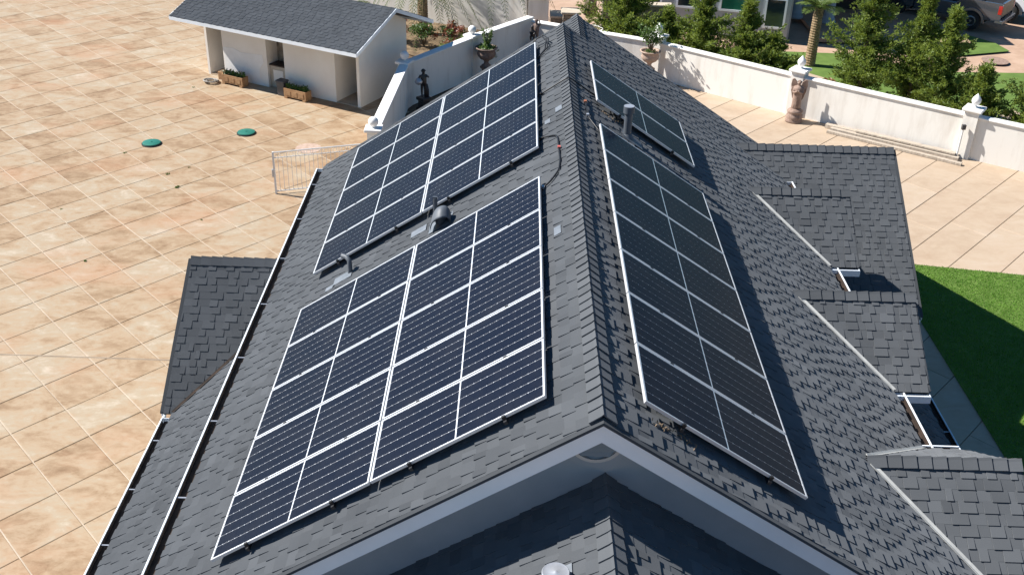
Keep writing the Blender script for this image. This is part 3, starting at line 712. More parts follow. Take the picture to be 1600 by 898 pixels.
# conduits
def conduit(nm, pts, label, r=0.013, clips=()):
    t = thing(nm, label, 'conduit', pts[0]); m = MB()
    # round the corners
    P = [V(p) for p in pts]; Q = [P[0]]
    for i in range(1, len(P) - 1):
        a, b, c = P[i-1], P[i], P[i+1]; ra = min(0.09, (a-b).length*0.45, (c-b).length*0.45); d1 = (a-b).normalized()*ra; d2 = (c-b).normalized()*ra
        for k in range(5): f = k/4; Q.append((b+d1)*(1-f)**2 + b*2*f*(1-f) + (b+d2)*f*f)
    Q.append(P[-1]); m.tube(Q, r, 8); m.build('pipe', 'black', t, smooth=True)
    for cpt, mt in clips:
        m = MB(); m.obox(V(cpt) - V((0.022, 0.03, 0.014)), V((0.044, 0, 0)), V((0, 0.06, 0)), V((0, 0, 0.036))); m.build('fitting', mt, t)
    return t
h = 0.034
conduit('roof_conduit', [LP(-0.56, 7.6, h+.03), LP(-0.44, 7.52, h), LP(-0.24, 7.34, h), LP(-0.215, 7.15, h), LP(-0.205, 6.3, h), LP(-0.23, 5.98, h), LP(-0.36, 5.74, h), LP(-0.50, 5.66, h)],
        'black conduit curving between the two large panel blocks beside the ridge', clips=[(LP(-0.207, 6.78, h), 'label'), (LP(-0.46, 7.53, h), 'black'), (LP(-0.45, 5.69, h), 'galv')])
conduit('roof_conduit', [LP(-0.60, 9.63, h+.03), LP(-0.45, 9.52, h), LP(-0.1, 9.46, h+.03), V((0, 9.45, 7.5 + .085)), RP(0.1, 9.46, h+.03), RP(0.45, 9.55, h), RP(0.62, 9.62, h)],
        'black conduit crossing over the ridge towards the pair of panels', clips=[(LP(-0.42, 9.51, h), 'black')])
conduit('roof_conduit', [RP(0.24, 9.1, h), RP(0.25, 8.6, h), RP(0.255, 8.2, h), RP(0.42, 7.86, h), RP(0.52, 7.8, h)], 'thin conduit beside the ridge leading down to the column of seven panels', r=0.010, clips=[(RP(0.245, 8.85, h), 'copper'), (RP(0.255, 8.25, h), 'galv')])
cb = thing('cable_loop', 'loose black cable loop at the upper end of the rear panel block', 'cable', LP(-0.5, 12.2))
m = MB()
for dx in (0, 0.04):
    m.tube([LP(-0.55, 12.28 - dx, 0.09), LP(-0.47 + dx, 12.40, 0.15), LP(-0.33 + dx, 12.3, 0.16), LP(-0.27 + dx, 12.05, 0.12), LP(-0.33 + dx, 11.8, 0.05), LP(-0.46, 11.6, 0.035), LP(-0.54, 11.5, 0.05)], 0.014, 7)
m.build('cable', 'black', cb, smooth=True)
def mark(nm, pt, n, u, v, label, mat='leadp'):
    m = MB(); m.obox(pt + n * 0.0165 - u/2 - v/2, u, v, n * 0.003); return tag(m.build(nm, mat), label, 'patch', 'roof repair patches')
mark('roof_patch', LP(-0.30, 4.2), nL, bLv*0.10, V((0, .22, 0)), 'small grey sealant patch beside the front ten panel block')
mark('roof_patch', LP(-0.18, 8.42), nL, bLv*0.12, V((0, .2, 0)), 'small grey sealant patch between the ridge and the rear panel block, nearer the ridge')
mark('roof_patch', LP(-0.36, 8.12), nL, bLv*0.10, V((0, .16, 0)), 'small grey sealant patch near the edge of the rear panel block')
# dry leaves caught below the two right hand panel groups
def litter(nm, c, u, v, n, cnt, label):
    m = MB()
    for _ in range(cnt):
        p = c + u * rnd.uniform(-1, 1) + v * rnd.gauss(0, 0.5) + n * rnd.uniform(0.016, 0.05); s = rnd.uniform(0.012, 0.03)
        a = V((rnd.gauss(0,1), rnd.gauss(0,1), rnd.gauss(0,1))).normalized(); b = a.orthogonal().normalized()
        m.add([p - a*s, p + b*s*0.4, p + a*s, p - b*s*0.4], [(0,1,2,3)])
    return tag(m.build(nm, 'bark'), label, 'leaves', kind='stuff')
litter('dead_leaves', RP(0.75, 0.42), bRv*0.3, V((0, .05, 0)), nR, 45, 'dead leaves caught under the lower edge of the column of seven')
litter('dead_leaves', RP(0.78, 8.98), bRv*0.32, V((0, .05, 0)), nR, 60, 'dead leaves caught under the pair of panels')

# ================================================================== BOUNDARY WALLS
def wall_run(nm, pts, h, th, label, cap=0.06, over=0.05):
    t = thing(nm, label, 'wall', (pts[0][0], pts[0][1], 0))
    for (x0, y0), (x1, y1) in zip(pts, pts[1:]):
        p, q = V((x0, y0, h)), V((x1, y1, h)); e = (q - p).normalized() * 0.0
        m = MB(); m.seg(p, q, th, h); m.build('wall_panel', 'stucco', t)
        m = MB(); m.seg(p + V((0,0,cap)) , q + V((0,0,cap)), th + 2*over, cap - 0.002); bevel(m.build('coping', 'coping', t), 0.02, 3)
    return t
def post(nm, x, y, h, wd, ang, fin, label):
    t = thing(nm, label, 'wall post', (x, y, 0)); c, s = math.cos(ang), math.sin(ang); X, Y = V((c, s, 0)), V((-s, c, 0)); o = V((x, y, 0))
    m = MB(); m.obox(o - X*wd/2 - Y*wd/2, X*wd, Y*wd, V((0,0,h))); m.build('shaft', 'stucco', t)
    m = MB(); wc = wd + 0.16; m.obox(o - X*wc/2 - Y*wc/2 + V((0,0,h+.001)), X*wc, Y*wc, V((0,0,0.09))); bevel(m.build('cap', 'coping', t), 0.02, 3)
    z = h + 0.092
    if fin == 'ball': prof = [(0.07, 0), (0.075, 0.02), (0.05, 0.04)] + [(0.155 * math.sin(a), 0.175 - 0.155 * math.cos(a)) for a in [0.35 + i * (math.pi - 0.36) / 12 for i in range(13)]]
    else: prof = [(0.10, 0), (0.10, 0.03), (0.05, 0.05), (0.05, 0.07), (0.11, 0.12), (0.145, 0.20), (0.145, 0.27), (0.11, 0.34), (0.06, 0.40), (0.02, 0.45), (0.004, 0.47)]
    m = MB(); m.lathe(prof, (x, y, z), 20); smooth_by(m.build('finial', 'coping', t), 60)
    return t
RWP = [(-0.35, 34.75), (4.55, 32.35), (9.2, 28.72), (14.08, 25.2), (20.5, 20.9)]
wall_run('boundary_wall', RWP, 1.40, 0.24, 'white stucco boundary wall with coping along the conifer garden')
ra = math.atan2(-3.6, 4.9)
for (x, y), lb in zip(RWP[1:4], ['white wall post with flame finial behind the urn planter on the court', 'white wall post with flame finial behind the angel statue', 'white wall post with flame finial and a downspout beside the timbers']):
    post('wall_post', x, y, 1.62, 0.46, ra, 'flame', lb)
LWP = [(-5.08, 21.9), (-4.80, 28.35), (-2.58, 31.75), (-0.35, 34.75)]
wall_run('boundary_wall', LWP, 1.56, 0.24, 'white stucco boundary wall between the small outbuilding and the roof')
for (x, y), a, lb in zip(LWP[:3], [R(90), R(70), R(53)], ['white wall post with ball finial at the end by the iron railing', 'white wall post with ball finial above the dark bronze statue', 'white wall post with ball finial above the urn with a shrub']):
    post('wall_post', x, y, 1.60, 0.36, a, 'ball', lb)
# downspout and boxes
dp = V((13.78, 24.98, 0)); t = thing('downspout', 'white downspout running down the wall post to the court', 'downspout', dp)
m = MB(); m.tube([dp + V((0, 0, 0.02)), dp + V((0, 0, 1.02))], 0.035, 8); m.build('pipe', 'coping', t)
m = MB(); m.obox(dp + V((-.06, -.06, 1.03)), V((.12, 0, 0)), V((0, .1, 0)), V((0, 0, .16))); m.build('lamp_box', 'bin', t)
g = gpt(1557, 253); t = thing('garden_spotlight', 'small dark spotlight on the court at the foot of the white wall', 'spotlight', g)
m = MB(); m.lathe([(0.10, 0), (0.10, 0.015), (0.02, 0.02)], g, 14); m.build('base', 'bin', t)
m = MB(); m.tube([g + V((0,0,.02)), g + V((0.0,0.0,.12)), g + V((0.06,0.05,.17))], [.015, .03, .05], 10); m.build('lamp_head', 'bin', t)
g = gpt(1437, 231); m = MB(); m.obox(g, V((.22, -.13, 0)), V((.05, .08, 0)), V((0, 0, .13))); bevel(tag(m.build('junction_box', 'bin'), 'small grey box on the court by the boundary wall', 'box'), .02)

# timbers
def plank(nm, a, b, wd, h, z, label):
    a, b = V(a), V(b); m = MB(); m.seg(a + V((0,0,z+h)), b + V((0,0,z+h)), wd, h); return tag(bevel(m.build(nm, 'timber'), 0.006), label, 'timber', 'timbers lying along the wall')
A1, A2 = gpt(1290, 199), gpt(1497, 248); B1, B2 = gpt(1292, 207), gpt(1502, 259)
dd = (A2 - A1).normalized(); nn = V((-dd.y, dd.x, 0))
plank('timber', A1, A2, 0.20, 0.14, 0.005, 'long weathered timber lying nearest the boundary wall')
plank('timber', A1 - nn*0.2 + dd*0.25, A2 - nn*0.2 + dd*.05, 0.18, 0.12, 0.005, 'long weathered timber lying in the middle of the row by the wall')
plank('timber', B1 - nn*0.0, B2, 0.15, 0.09, 0.005, 'thin weathered timber lying furthest from the boundary wall')
plank('timber', A1 - nn*0.09 + dd*1.1, A2 - nn*0.08 - dd*.1, 0.2, 0.06, 0.147, 'weathered timber lying on top of the other timbers')

# ================================================================== SHED
FR, FL = V((-6.37, 28.04, 0)), V((-12.62, 31.27, 0)); d = (FL - FR).normalized(); n = V((-d.y, d.x, 0)); n = n if n.y > 0 else -n
SL, SD, SH = 7.03, 3.04, 2.30
shed = thing('outbuilding', 'small white outbuilding with grey shingle roof and open doorways', 'outbuilding', FR); 
def sp(t, dep, z): return FR + d * t + n * dep + V((0, 0, z))
def swall(nm, t0, t1, d0, d1, z0=0.0, z1=SH, mat='shedw'):
    m = MB(); m.obox(sp(t0, d0, z0), d * (t1 - t0), n * (d1 - d0), V((0, 0, z1 - z0))); return m.build(nm, mat, shed)
swall('wall', 0, 0.12, 0, SD); swall('wall', SL - 0.10, SL, 0, SD); swall('wall', 0.121, SL - 0.101, SD - 0.12, SD)
swall('wall', 1.05, 3.32, 0, 0.12); swall('wall', 4.12, 6.2, 0, 0.12)
swall('partition', 1.05, 1.17, 0.121, 2.2); swall('partition', 3.2, 3.32, 0.121, 0.9); swall('partition', 4.12, 4.24, 0.121, 0.9); swall('partition', 6.1, 6.2, 0.121, 2.2)
swall('partition', 0.121, 1.05, 1.7, 1.8); swall('lintel', 0.121, 1.049, 0, .12, 2.15, SH); swall('lintel', 6.201, SL-.101, 0, .12, 2.15, SH); swall('lintel', 3.321, 4.119, 0, .12, 2.15, SH); swall('partition', 6.2, SL - 0.101, 1.5, 1.6); swall('niche_back', 3.32, 4.12, 0.62, 0.7, mat='stone')
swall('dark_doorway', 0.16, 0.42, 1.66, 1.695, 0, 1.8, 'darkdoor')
swall('floor', 0.121, 1.05, 0.0, 1.7, 0, 0.03, 'slab2'); swall('floor', 6.2, SL - 0.1, 0.0, 1.5, 0, 0.03, 'slab2')
ct = swall('counter', 3.33, 4.11, 0.12, 0.60, 0, 0.82, 'stonecap'); m = MB(); m.obox(sp(3.33, 0.09, 0.821), d*.78, n*.52, V((0,0,.04))); m.build('counter_top', 'darkdoor', ct)
for z0 in (0.25,): m = MB(); m.obox(sp(3.5, 0.105, z0), d*.45, n*.014, V((0,0,.42))); m.build('cabinet_door', 'shedw', ct)
# pale patch on the front wall
m = MB(); pts = [(4.2, .0), (6.05, .0), (6.1, .62), (6.08, .98), (5.6, 1.02), (5.3, .95), (4.5, 1.05), (4.2, 1.02), (4.25, .8), (4.5, .55), (4.55, .3)]
m.prism([sp(t, -0.001, z) for t, z in [(4.3, .02), (6.15, .02), (6.15, 1.18), (5.7, 1.22), (5.35, 1.12), (4.6, 1.16), (4.32, 1.18), (4.28, .9), (4.5, .62), (4.52, .3)]], -n * 0.005); m.build('pale_patch', 'coping', shed)
# roof of the shed: two slopes with real courses
RD, EZs, RZs, OV = 4.86, 2.38, 3.34, 1.05
T0, T1 = -0.68, SL + 0.6
tq = math.atan2(RZs - EZs, RD / 2); 
def shed_slope(front):
    if front: O, a, b = sp(T1, -OV, EZs), -d, (n * math.cos(tq) + V((0,0,1)) * math.sin(tq))
    else: O, a, b = sp(T0, RD - OV, EZs), d, (-n * math.cos(tq) + V((0,0,1)) * math.sin(tq))
    A, B = T1 - T0, RD / 2 / math.cos(tq); nn = a.cross(b).normalized()
    m = MB(); m.obox(O - nn*0.08, a*A, b*B, nn*0.08); dk = m.build('roof_slope', 'shingle', shed, tone=True)
    f = MB(); bb = -0.02
    while bb < B - 0.02:
        x = -rnd.uniform(0, .2); hi = True
        while x < A:
            wd = rnd.choice(WID) * 1.1; x0, x1 = max(0, x), min(A, x + wd); x += wd
            if x1 - x0 > 0.02:
                vs, fs = piece_geo(x1 - x0, hi, min(.145, B - bb)); base = O + a*x0 + b*bb + nn*.002; f.add([base + a*p[0] + b*p[1] + nn*p[2] for p in vs], fs, rnd.uniform(.5, .85))
            hi = not hi
        bb += .145
    tag(f.build('shingles', 'shingle', dk, tone=True), kind='stuff')
shed_slope(True); shed_slope(False)
m = MB(); m.obox(sp(T0, -OV - 0.02, EZs - 0.15), d*(T1 - T0), n*0.03, V((0,0,.13))); m.build('fascia', 'trim', shed)
m = MB(); m.obox(sp(T0, RD - OV - 0.01, EZs - 0.15), d*(T1 - T0), n*0.03, V((0,0,.13))); m.build('fascia', 'trim', shed)
for tt, s in ((T0, -1), (T1, 1)):
    a0, a1, a2 = sp(tt, -OV, EZs), sp(tt, RD/2 - OV, RZs), sp(tt, RD - OV, EZs); z = V((0,0,-1))
    for p, q in ((a0, a1), (a1, a2)):
        m = MB(); m.prism([p + z*.005, q + z*.005, q + z*.14, p + z*.14], d * (s * 0.03)); m.build('barge_board', 'trim', shed)
for t0_, th_ in ((0.0, 0.12), (SL - 0.1, 0.1)):
    m = MB(); m.prism([sp(t0_, 0, SH), sp(t0_, 0, SH + 0.36), sp(t0_, RD/2 - OV, RZs - 0.09), sp(t0_, SD, SH + 0.16), sp(t0_, SD, SH)], d * th_); m.build('gable', 'shedw', shed)
pt = sp(-0.02, 0.6, 2.3); m = MB(); m.obox(pt, n*0.28 + V((0,0,.15)), -d*0.12, V((0,0,.09))); lo = m.build('wall_lamp', 'darkdoor', shed)
# things in front of the shed
def leafball(mb, c, rx, rz, cnt, s, up=0.3):
    for _ in range(cnt):
        p = V((rnd.gauss(0,1), rnd.gauss(0,1), rnd.gauss(0,1))).normalized() * rnd.uniform(0.3, 1) ** 0.5
        p = V(c) + V((p.x*rx, p.y*rx, p.z*rz)); a = V((rnd.gauss(0,1), rnd.gauss(0,1), rnd.gauss(0,1)+up)).normalized(); b = a.orthogonal().normalized(); k = s*rnd.uniform(.6, 1.3)
        mb.add([p, p + a*k*.5 + b*k*.28, p + a*k, p + a*k*.5 - b*k*.28], [(0,1,2,3)])
def planter_box(t0, label):
    o = sp(t0, -0.62, 0); t = thing('planter_box', label, 'planter', o, 'planter boxes in front of the outbuilding')
    Ln, Wd, Hh = 0.98, 0.34, 0.30
    m = MB(); m.obox(o + V((0,0,.07)), d*Ln, n*.035, V((0,0,Hh))); m.obox(o + n*(Wd-.035) + V((0,0,.07)), d*Ln, n*.035, V((0,0,Hh)))
    m.obox(o + n*.0355 + V((0,0,.07)), d*.035, n*(Wd-.071), V((0,0,Hh))); m.obox(o + n*.0355 + d*(Ln-.035) + V((0,0,.07)), d*.035, n*(Wd-.071), V((0,0,Hh)))
    m.build('box', 'terra', t)
    m = MB(); m.obox(o + n*.036 + d*.036 + V((0,0,.08)), d*(Ln-.072), n*(Wd-.072), V((0,0,Hh-.05))); m.build('soil', 'soil', t)
    for k in (0.02, Ln - 0.14): m = MB(); m.obox(o + d*k - n*.012, d*.12, n*(Wd+.02), V((0,0,.068))); m.build('foot', 'terra', t)
    for k in range(3): m = MB(); m.obox(o + d*(.1 + k*.29) - n*.012 + V((0,0,.13)), d*.2, n*.0115, V((0,0,.17))); m.build('relief_panel', 'terra', t)
    m = MB()
    for k in range(5): leafball(m, o + d*(.12 + k*.185) + n*.17 + V((0,0,.42)), .11, .08, 60, .09)
    m.build('foliage', 'leafb', t)
planter_box(4.85, 'terracotta planter box with low plants in front of the pale patch')
planter_box(1.95, 'terracotta planter box with low plants beside the grey bin')
o = sp(5.98, -0.30, 0); t = thing('flower_pot', 'small square terracotta pot against the outbuilding beside the hose', 'pot', o)
m = MB(); m.obox(o, d*.32, n*.26, V((0,0,.30))); bevel(m.build('box', 'terra', t), .015); m = MB(); m.obox(o + d*.03 + n*.03 + V((0,0,.3005)), d*.26, n*.2, V((0,0,.01))); m.build('soil', 'soil', t)
o = sp(3.15, -0.40, 0); t = thing('rubbish_bin', 'dark grey plastic bin beside the counter niche', 'bin', o)
m = MB(); wv = [(-.17,-.15),(.17,-.15),(.17,.15),(-.17,.15)]; vs = [o + d*(x*.85) + n*(y*.85) for x, y in wv] + [o + d*x + n*y + V((0,0,.5)) for x, y in wv]
m.add(vs, [(3,2,1,0),(4,5,6,7),(0,1,5,4),(1,2,6,5),(2,3,7,6),(3,0,4,7)]); bevel(m.build('body', 'bin', t), .02)
m = MB(); m.obox(o - d*.19 - n*.17 + V((0,0,.501)), d*.38, n*.34, V((0,0,.08))); bevel(m.build('lid', 'bin', t), .03, 3)
o = sp(6.25, -0.75, 0); m = MB(); pts = []
for k in range(150):
    a = k * .3; r = .22 + .07*math.sin(k*.21); pts.append(o + V((math.cos(a)*r, math.sin(a)*r*.9, .025 + .09*abs(math.sin(k*.047)))))
m.tube(pts, .016, 6); tag(m.build('coiled_hose', 'hose', smooth=True), 'coiled grey garden hose lying on the patio by the outbuilding', 'hose')

# ================================================================== PATIO THINGS
for (x, y), lb in (((237, 225), 'round green plastic lid set on the patio, further from the railing'), ((385, 208.5), 'round green plastic lid set on the patio, nearer the railing and outbuilding')):
    g = gpt(x, y); t = thing('access_lid', lb, 'lid', g, 'green access lids on the patio')
    m = MB(); m.lathe([(.315, 0), (.315, .03), (.30, .035), (.29, .03)], g, 32); m.build('rim', 'black', t)
    m = MB(); m.lathe([(.288, .031), (.286, .062), (.27, .068), (.03, .074), (.028, .088), (.01, .09)], g, 32); smooth_by(m.build('cover', 'green', t))
g = gpt(482, 232); m = MB(); m.lathe([(.42, .0), (.42, .008), (.40, .012)], g, 36); tag(m.build('concrete_cover', 'claylt'), 'round peach concrete cover set in the patio behind the railing', 'lid')
# railing
G0, G1 = V((-7.86, 20.65, 0)), V((-5.02, 21.62, 0)); e = (G1 - G0).normalized(); LN = (G1 - G0).length
t = thing('iron_railing', 'white iron gate railing with scroll band standing on the patio', 'railing', G0)
def bar(nm, p, q, r): m = MB(); m.tube([p, q], r, 6); return m.build(nm, 'iron', t)
for z, r in ((0.09, .018), (1.14, .016), (1.31, .022)): bar('rail', G0 + V((0,0,z)), G1 + V((0,0,z)), r)
for k in (0, LN): m = MB(); c = G0 + e*k; m.obox(c - e*.025 - V((0,.025,0)), e*.05, V((0,.05,0)), V((0,0,1.33))); m.build('post', 'iron', t)
k = .13; i = 0
while k < LN - .05:
    bar('bar', G0 + e*k + V((0,0,.1)), G0 + e*k + V((0,0,1.135 if i % 2 else 1.3)), .008); k += .128; i += 1
k = .26
while k < LN - .1:
    c = G0 + e*k + V((0,0,1.225)); m = MB()
    for s in (-1, 1):
        m.tube([c + e*(s*(.012 + .055*math.sin(a*.5))) + V((0,0,.055*math.cos(a))) + e*(s*.02*math.sin(a*1.5)) for a in [q*math.pi*1.35/8 for q in range(9)]], .007, 5)
    m.build('scroll', 'iron', t); k += .256
m = MB(); m.obox(G0 + V((-.07, -.04, .55)), V((.06, 0, 0)), V((0, .07, 0)), V((0, 0, .24))); bevel(m.build('lock_box', 'galv', t), .01)
# weeds in the joints
for x, y, s in ((262.5, 272.5, 1.0), (276.6, 293, 1.3), (195, 239, .8), (133.7, 408, .9), (314, 344, .7), (295, 262, .6), (95, 327, .5), (302, 137, .8)):
    g = gpt(x, y); m = MB()
    s *= .62
    for _ in range(int(34*s)):
        p = g + wn*rnd.gauss(0, .05*s) + un*rnd.gauss(0, .015); a = V((rnd.gauss(0,.6), rnd.gauss(0,.6), 1)).normalized(); b = a.orthogonal().normalized(); k = rnd.uniform(.04, .09)*s
        m.add([p, p + a*k*.5 + b*.013, p + a*k, p + a*k*.5 - b*.013], [(0,1,2,3)])
    tag(m.build('weed', 'leafb'), 'tiny green weed growing in a patio joint', 'weed', 'weeds in the patio joints')

# ================================================================== STATUES AND URNS
def skin_mesh(name, joints, edges, mat, parent, sub=2):
    me = bpy.data.meshes.new(name); me.from_pydata([V(j[:3]) for j in joints], edges, [])
    o = bpy.data.objects.new(name, me); col.objects.link(o)
    md = o.modifiers.new('skin', 'SKIN')
    for v, j in zip(me.skin_vertices[0].data, joints): v.radius = (j[3], j[4] if len(j) > 4 else j[3])
    me.skin_vertices[0].data[0].use_root = True
    md.use_smooth_shade = True; s = o.modifiers.new('sub', 'SUBSURF'); s.levels = s.render_levels = sub
    dg = bpy.context.evaluated_depsgraph_get(); nm = bpy.data.meshes.new_from_object(o.evaluated_get(dg)); nm.name = name
    bpy.data.objects.remove(o); nm.materials.clear(); nm.materials.append(M[mat])
    nm.polygons.foreach_set('use_smooth', [True]*len(nm.polygons))
    o = bpy.data.objects.new(name, nm); col.objects.link(o); o.parent = parent; ORG[o] = ORG[parent]; return o
def figure(parent, z0, H, mat, pose, rot=0.0):
    """a small standing nude-child style garden figure, contrapposto; coordinates scaled to height H"""
    k = H; c, s = math.cos(rot), math.sin(rot)
    base = dict(pelvis=(0,0,.50,.085,.07), belly=(.01,-.01,.60,.088,.075), chest=(0,0,.72,.095,.075), neck=(0,0,.815,.034), head=(.0,-.015,.90,.068,.075), crown=(.0,-.01,.955,.05),
        hipl=(-.055,0,.45,.062), kneel=(-.075,-.03,.26,.042), ankl=(-.06,0,.055,.026), toel=(-.075,-.075,.022,.024), hipr=(.055,0,.45,.064), kneer=(.05,-.01,.25,.044), ankr=(.045,.015,.055,.027), toer=(.055,-.065,.022,.024),
        shl=(-.11,0,.765,.036), ell=(-.17,-.02,.63,.027), wrl=(-.13,-.11,.58,.021), hal=(-.10,-.13,.57,.024), shr=(.11,0,.765,.036), elr=(.18,.01,.64,.027), wrr=(.17,-.10,.57,.021), har=(.16,-.14,.57,.024))
    base.update(pose); names = list(base); J = []
    for nme in names:
        x, y, z, *r = base[nme]; J.append((k*(x*c - y*s), k*(x*s + y*c), z0 + k*z, *[q*k for q in r]))
    E = [('pelvis','belly'),('belly','chest'),('chest','neck'),('neck','head'),('head','crown'),('pelvis','hipl'),('hipl','kneel'),('kneel','ankl'),('ankl','toel'),('pelvis','hipr'),('hipr','kneer'),('kneer','ankr'),('ankr','toer'),
         ('chest','shl'),('shl','ell'),('ell','wrl'),('wrl','hal'),('chest','shr'),('shr','elr'),('elr','wrr'),('wrr','har')]
    return skin_mesh('figure', J, [(names.index(a), names.index(b)) for a, b in E], mat, parent)
def face(parent, z0, H, mat, rot=0.0):
    m = MB(); c, s = math.cos(rot), math.sin(rot)
    def P(x, y, z): return V((H*(x*c - y*s), H*(x*s + y*c), z0 + H*z))
    m.tube([P(0,-.085,.915), P(0,-.10,.895)], [H*.006, H*.012], 6)
    for sx in (-1, 1): m.tube([P(sx*.025,-.072,.915), P(sx*.025,-.085,.914)], [H*.013, H*.008], 6)
    m.tube([P(-.02,-.08,.868), P(0,-.09,.866), P(.02,-.08,.868)], H*.007, 6)
    m.v = [p + ORG[parent] for p in m.v]; m.build('face', mat, parent, smooth=True)
def hair(parent, z0, H, mat, rot=0):
    m = MB()
    c, s = math.cos(rot), math.sin(rot)
    for _ in range(34):
        a = rnd.uniform(0, 6.28); b = rnd.uniform(.1, 1.5); x, y, z = math.sin(b)*math.cos(a)*.07, math.sin(b)*math.sin(a)*.075, math.cos(b)*.075
        if y < -.03 and z < .03: continue
        p = ORG[parent] + V((H*(x*c - (y-.012)*s), H*(x*s + (y-.012)*c), z0 + H*(.91+z)))
        m.lathe([(H*.004, -H*.018), (H*.018, -H*.01), (H*.02, 0), (H*.018, H*.01), (H*.004, H*.018)], p, 6)
    m.build('hair', mat, parent, smooth=True)
# dark bronze child on a plinth
o = V((-4.12, 28.0, 0)); st = thing('garden_statue', 'dark bronze child statue on a plinth in front of the white wall', 'statue', o)
m = MB(); m.lathe([(.27, 0), (.27, .12), (.20, .16), (.20, .36), (.27, .40), (.27, .48), (.25, .5)], o, 4); m.build('plinth', 'bronze', st)
figure(st, .5, 1.02, 'bronze', dict(elr=(.19,-.02,.68,.03), wrr=(.10,-.10,.75,.024), har=(.06,-.11,.78,.026), ell=(-.19,.03,.64,.03)), R(25)); hair(st, .5, 1.02, 'bronze', R(25)); face(st, .5, 1.02, 'bronze', R(25))
m = MB(); m.lathe([(.05,0),(.12,.05),(.14,.12),(.09,.2),(.03,.24)], o + V((-.16, -.12, .98)), 12); m.build('basket', 'galv', st, smooth=True)
m = MB(); m.tube([o + V((.1, .05, .5)), o + V((.12, .06, .75)), o + V((.1, .07, .95))], [.09, .07, .04], 8); m.build('stump', 'bronze', st, smooth=True)
# grey statue at the corner
o = V((-.12, 34.05, 0)); st = thing('garden_statue', 'grey and black statue of two children at the corner of the white walls', 'statue', o)
m = MB(); m.lathe([(.26, 0), (.26, .3), (.2, .36), (.2, .6), (.26, .66), (.24, .7)], o, 12); m.build('plinth', 'claydk', st)
figure(st, .7, 1.0, 'claydk', dict(elr=(.17,-.05,.80,.03), wrr=(.12,-.02,.93,.024), har=(.11,-.02,.98,.026)), R(-15)); hair(st, .7, 1.0, 'claydk', R(-15))
J = [(-.14,-.12,1.12,.075),(-.15,-.14,1.24,.085),(-.15,-.15,1.34,.04),(-.16,-.17,1.43,.075),(-.16,-.17,1.49,.05),(-.22,-.12,1.0,.05),(-.2,-.13,.86,.035),(-.08,-.12,1.0,.05),(-.1,-.16,.86,.035),(-.24,-.16,1.2,.032),(-.2,-.24,1.12,.028),(-.05,-.18,1.22,.032),(-.1,-.26,1.14,.028)]
skin_mesh('child_figure', J, [(0,1),(1,2),(2,3),(3,4),(0,5),(5,6),(0,7),(7,8),(1,9),(9,10),(1,11),(11,12)], 'bronze', st)
# angel
o = V((9.05, 28.02, 0)); an = thing('angel_statue', 'brown cast stone angel statue praying on a round base by the white wall', 'statue', o)
m = MB(); m.lathe([(.30, 0), (.31, .06), (.27, .10), (.29, .16), (.28, .26), (.22, .31), (.27, .36), (.27, .42), (.20, .47), (.15, .50)], o, 18, lambda a, z: .05*math.sin(a*6) if .1 < z < .45 else 0); m.build('base', 'clay', an, smooth=True)
m = MB(); m.lathe([(.14, .5), (.16, .54), (.15, .7), (.165, .9), (.15, 1.05), (.17, 1.15), (.165, 1.24), (.10, 1.31), (.05, 1.335)], o, 30, lambda a, z: .09*math.sin(a*9 + z*4)*max(0, (1.1 - z)) ); m.build('robe', 'clay', an, smooth=True)
J = [(0,0,1.28,.08),(0,-.01,1.34,.045),(0,-.045,1.42,.075,.08),(0,-.04,1.48,.055),(-.14,0,1.24,.055),(-.16,-.12,1.08,.045),(-.06,-.2,1.13,.035),(-.01,-.22,1.2,.032),(.14,0,1.24,.055),(.16,-.12,1.08,.045),(.06,-.2,1.13,.035),(.01,-.22,1.2,.032)]
skin_mesh('upper_body', J, [(0,1),(1,2),(2,3),(0,4),(4,5),(5,6),(6,7),(0,8),(8,9),(9,10),(10,11)], 'clay', an)
hair(an, .53, .99, 'clay')
for s in (-1, 1):
    m = MB(); prof = [(.03, 1.22), (.10, 1.42), (.20, 1.52), (.27, 1.48), (.285, 1.3), (.25, 1.05), (.19, .82), (.12, .70), (.07, .8), (.04, 1.0)]
    m.prism([o + V((s*x, .11 + .05*x, z)) for x, z in prof], (0, .05, 0)); wg = bevel(m.build('wing', 'clay', an), .012, 2)
    m = MB()
    for q in range(6): m.tube([o + V((s*(.09 + q*.03), .105 + q*.004, 1.28 - q*.015)), o + V((s*(.10 + q*.03), .10 + q*.004, .84 + q*.045))], [.022, .010], 6)
    m.build('feathers', 'clay', wg, smooth=True)
an.rotation_euler = (0, 0, R(-18))
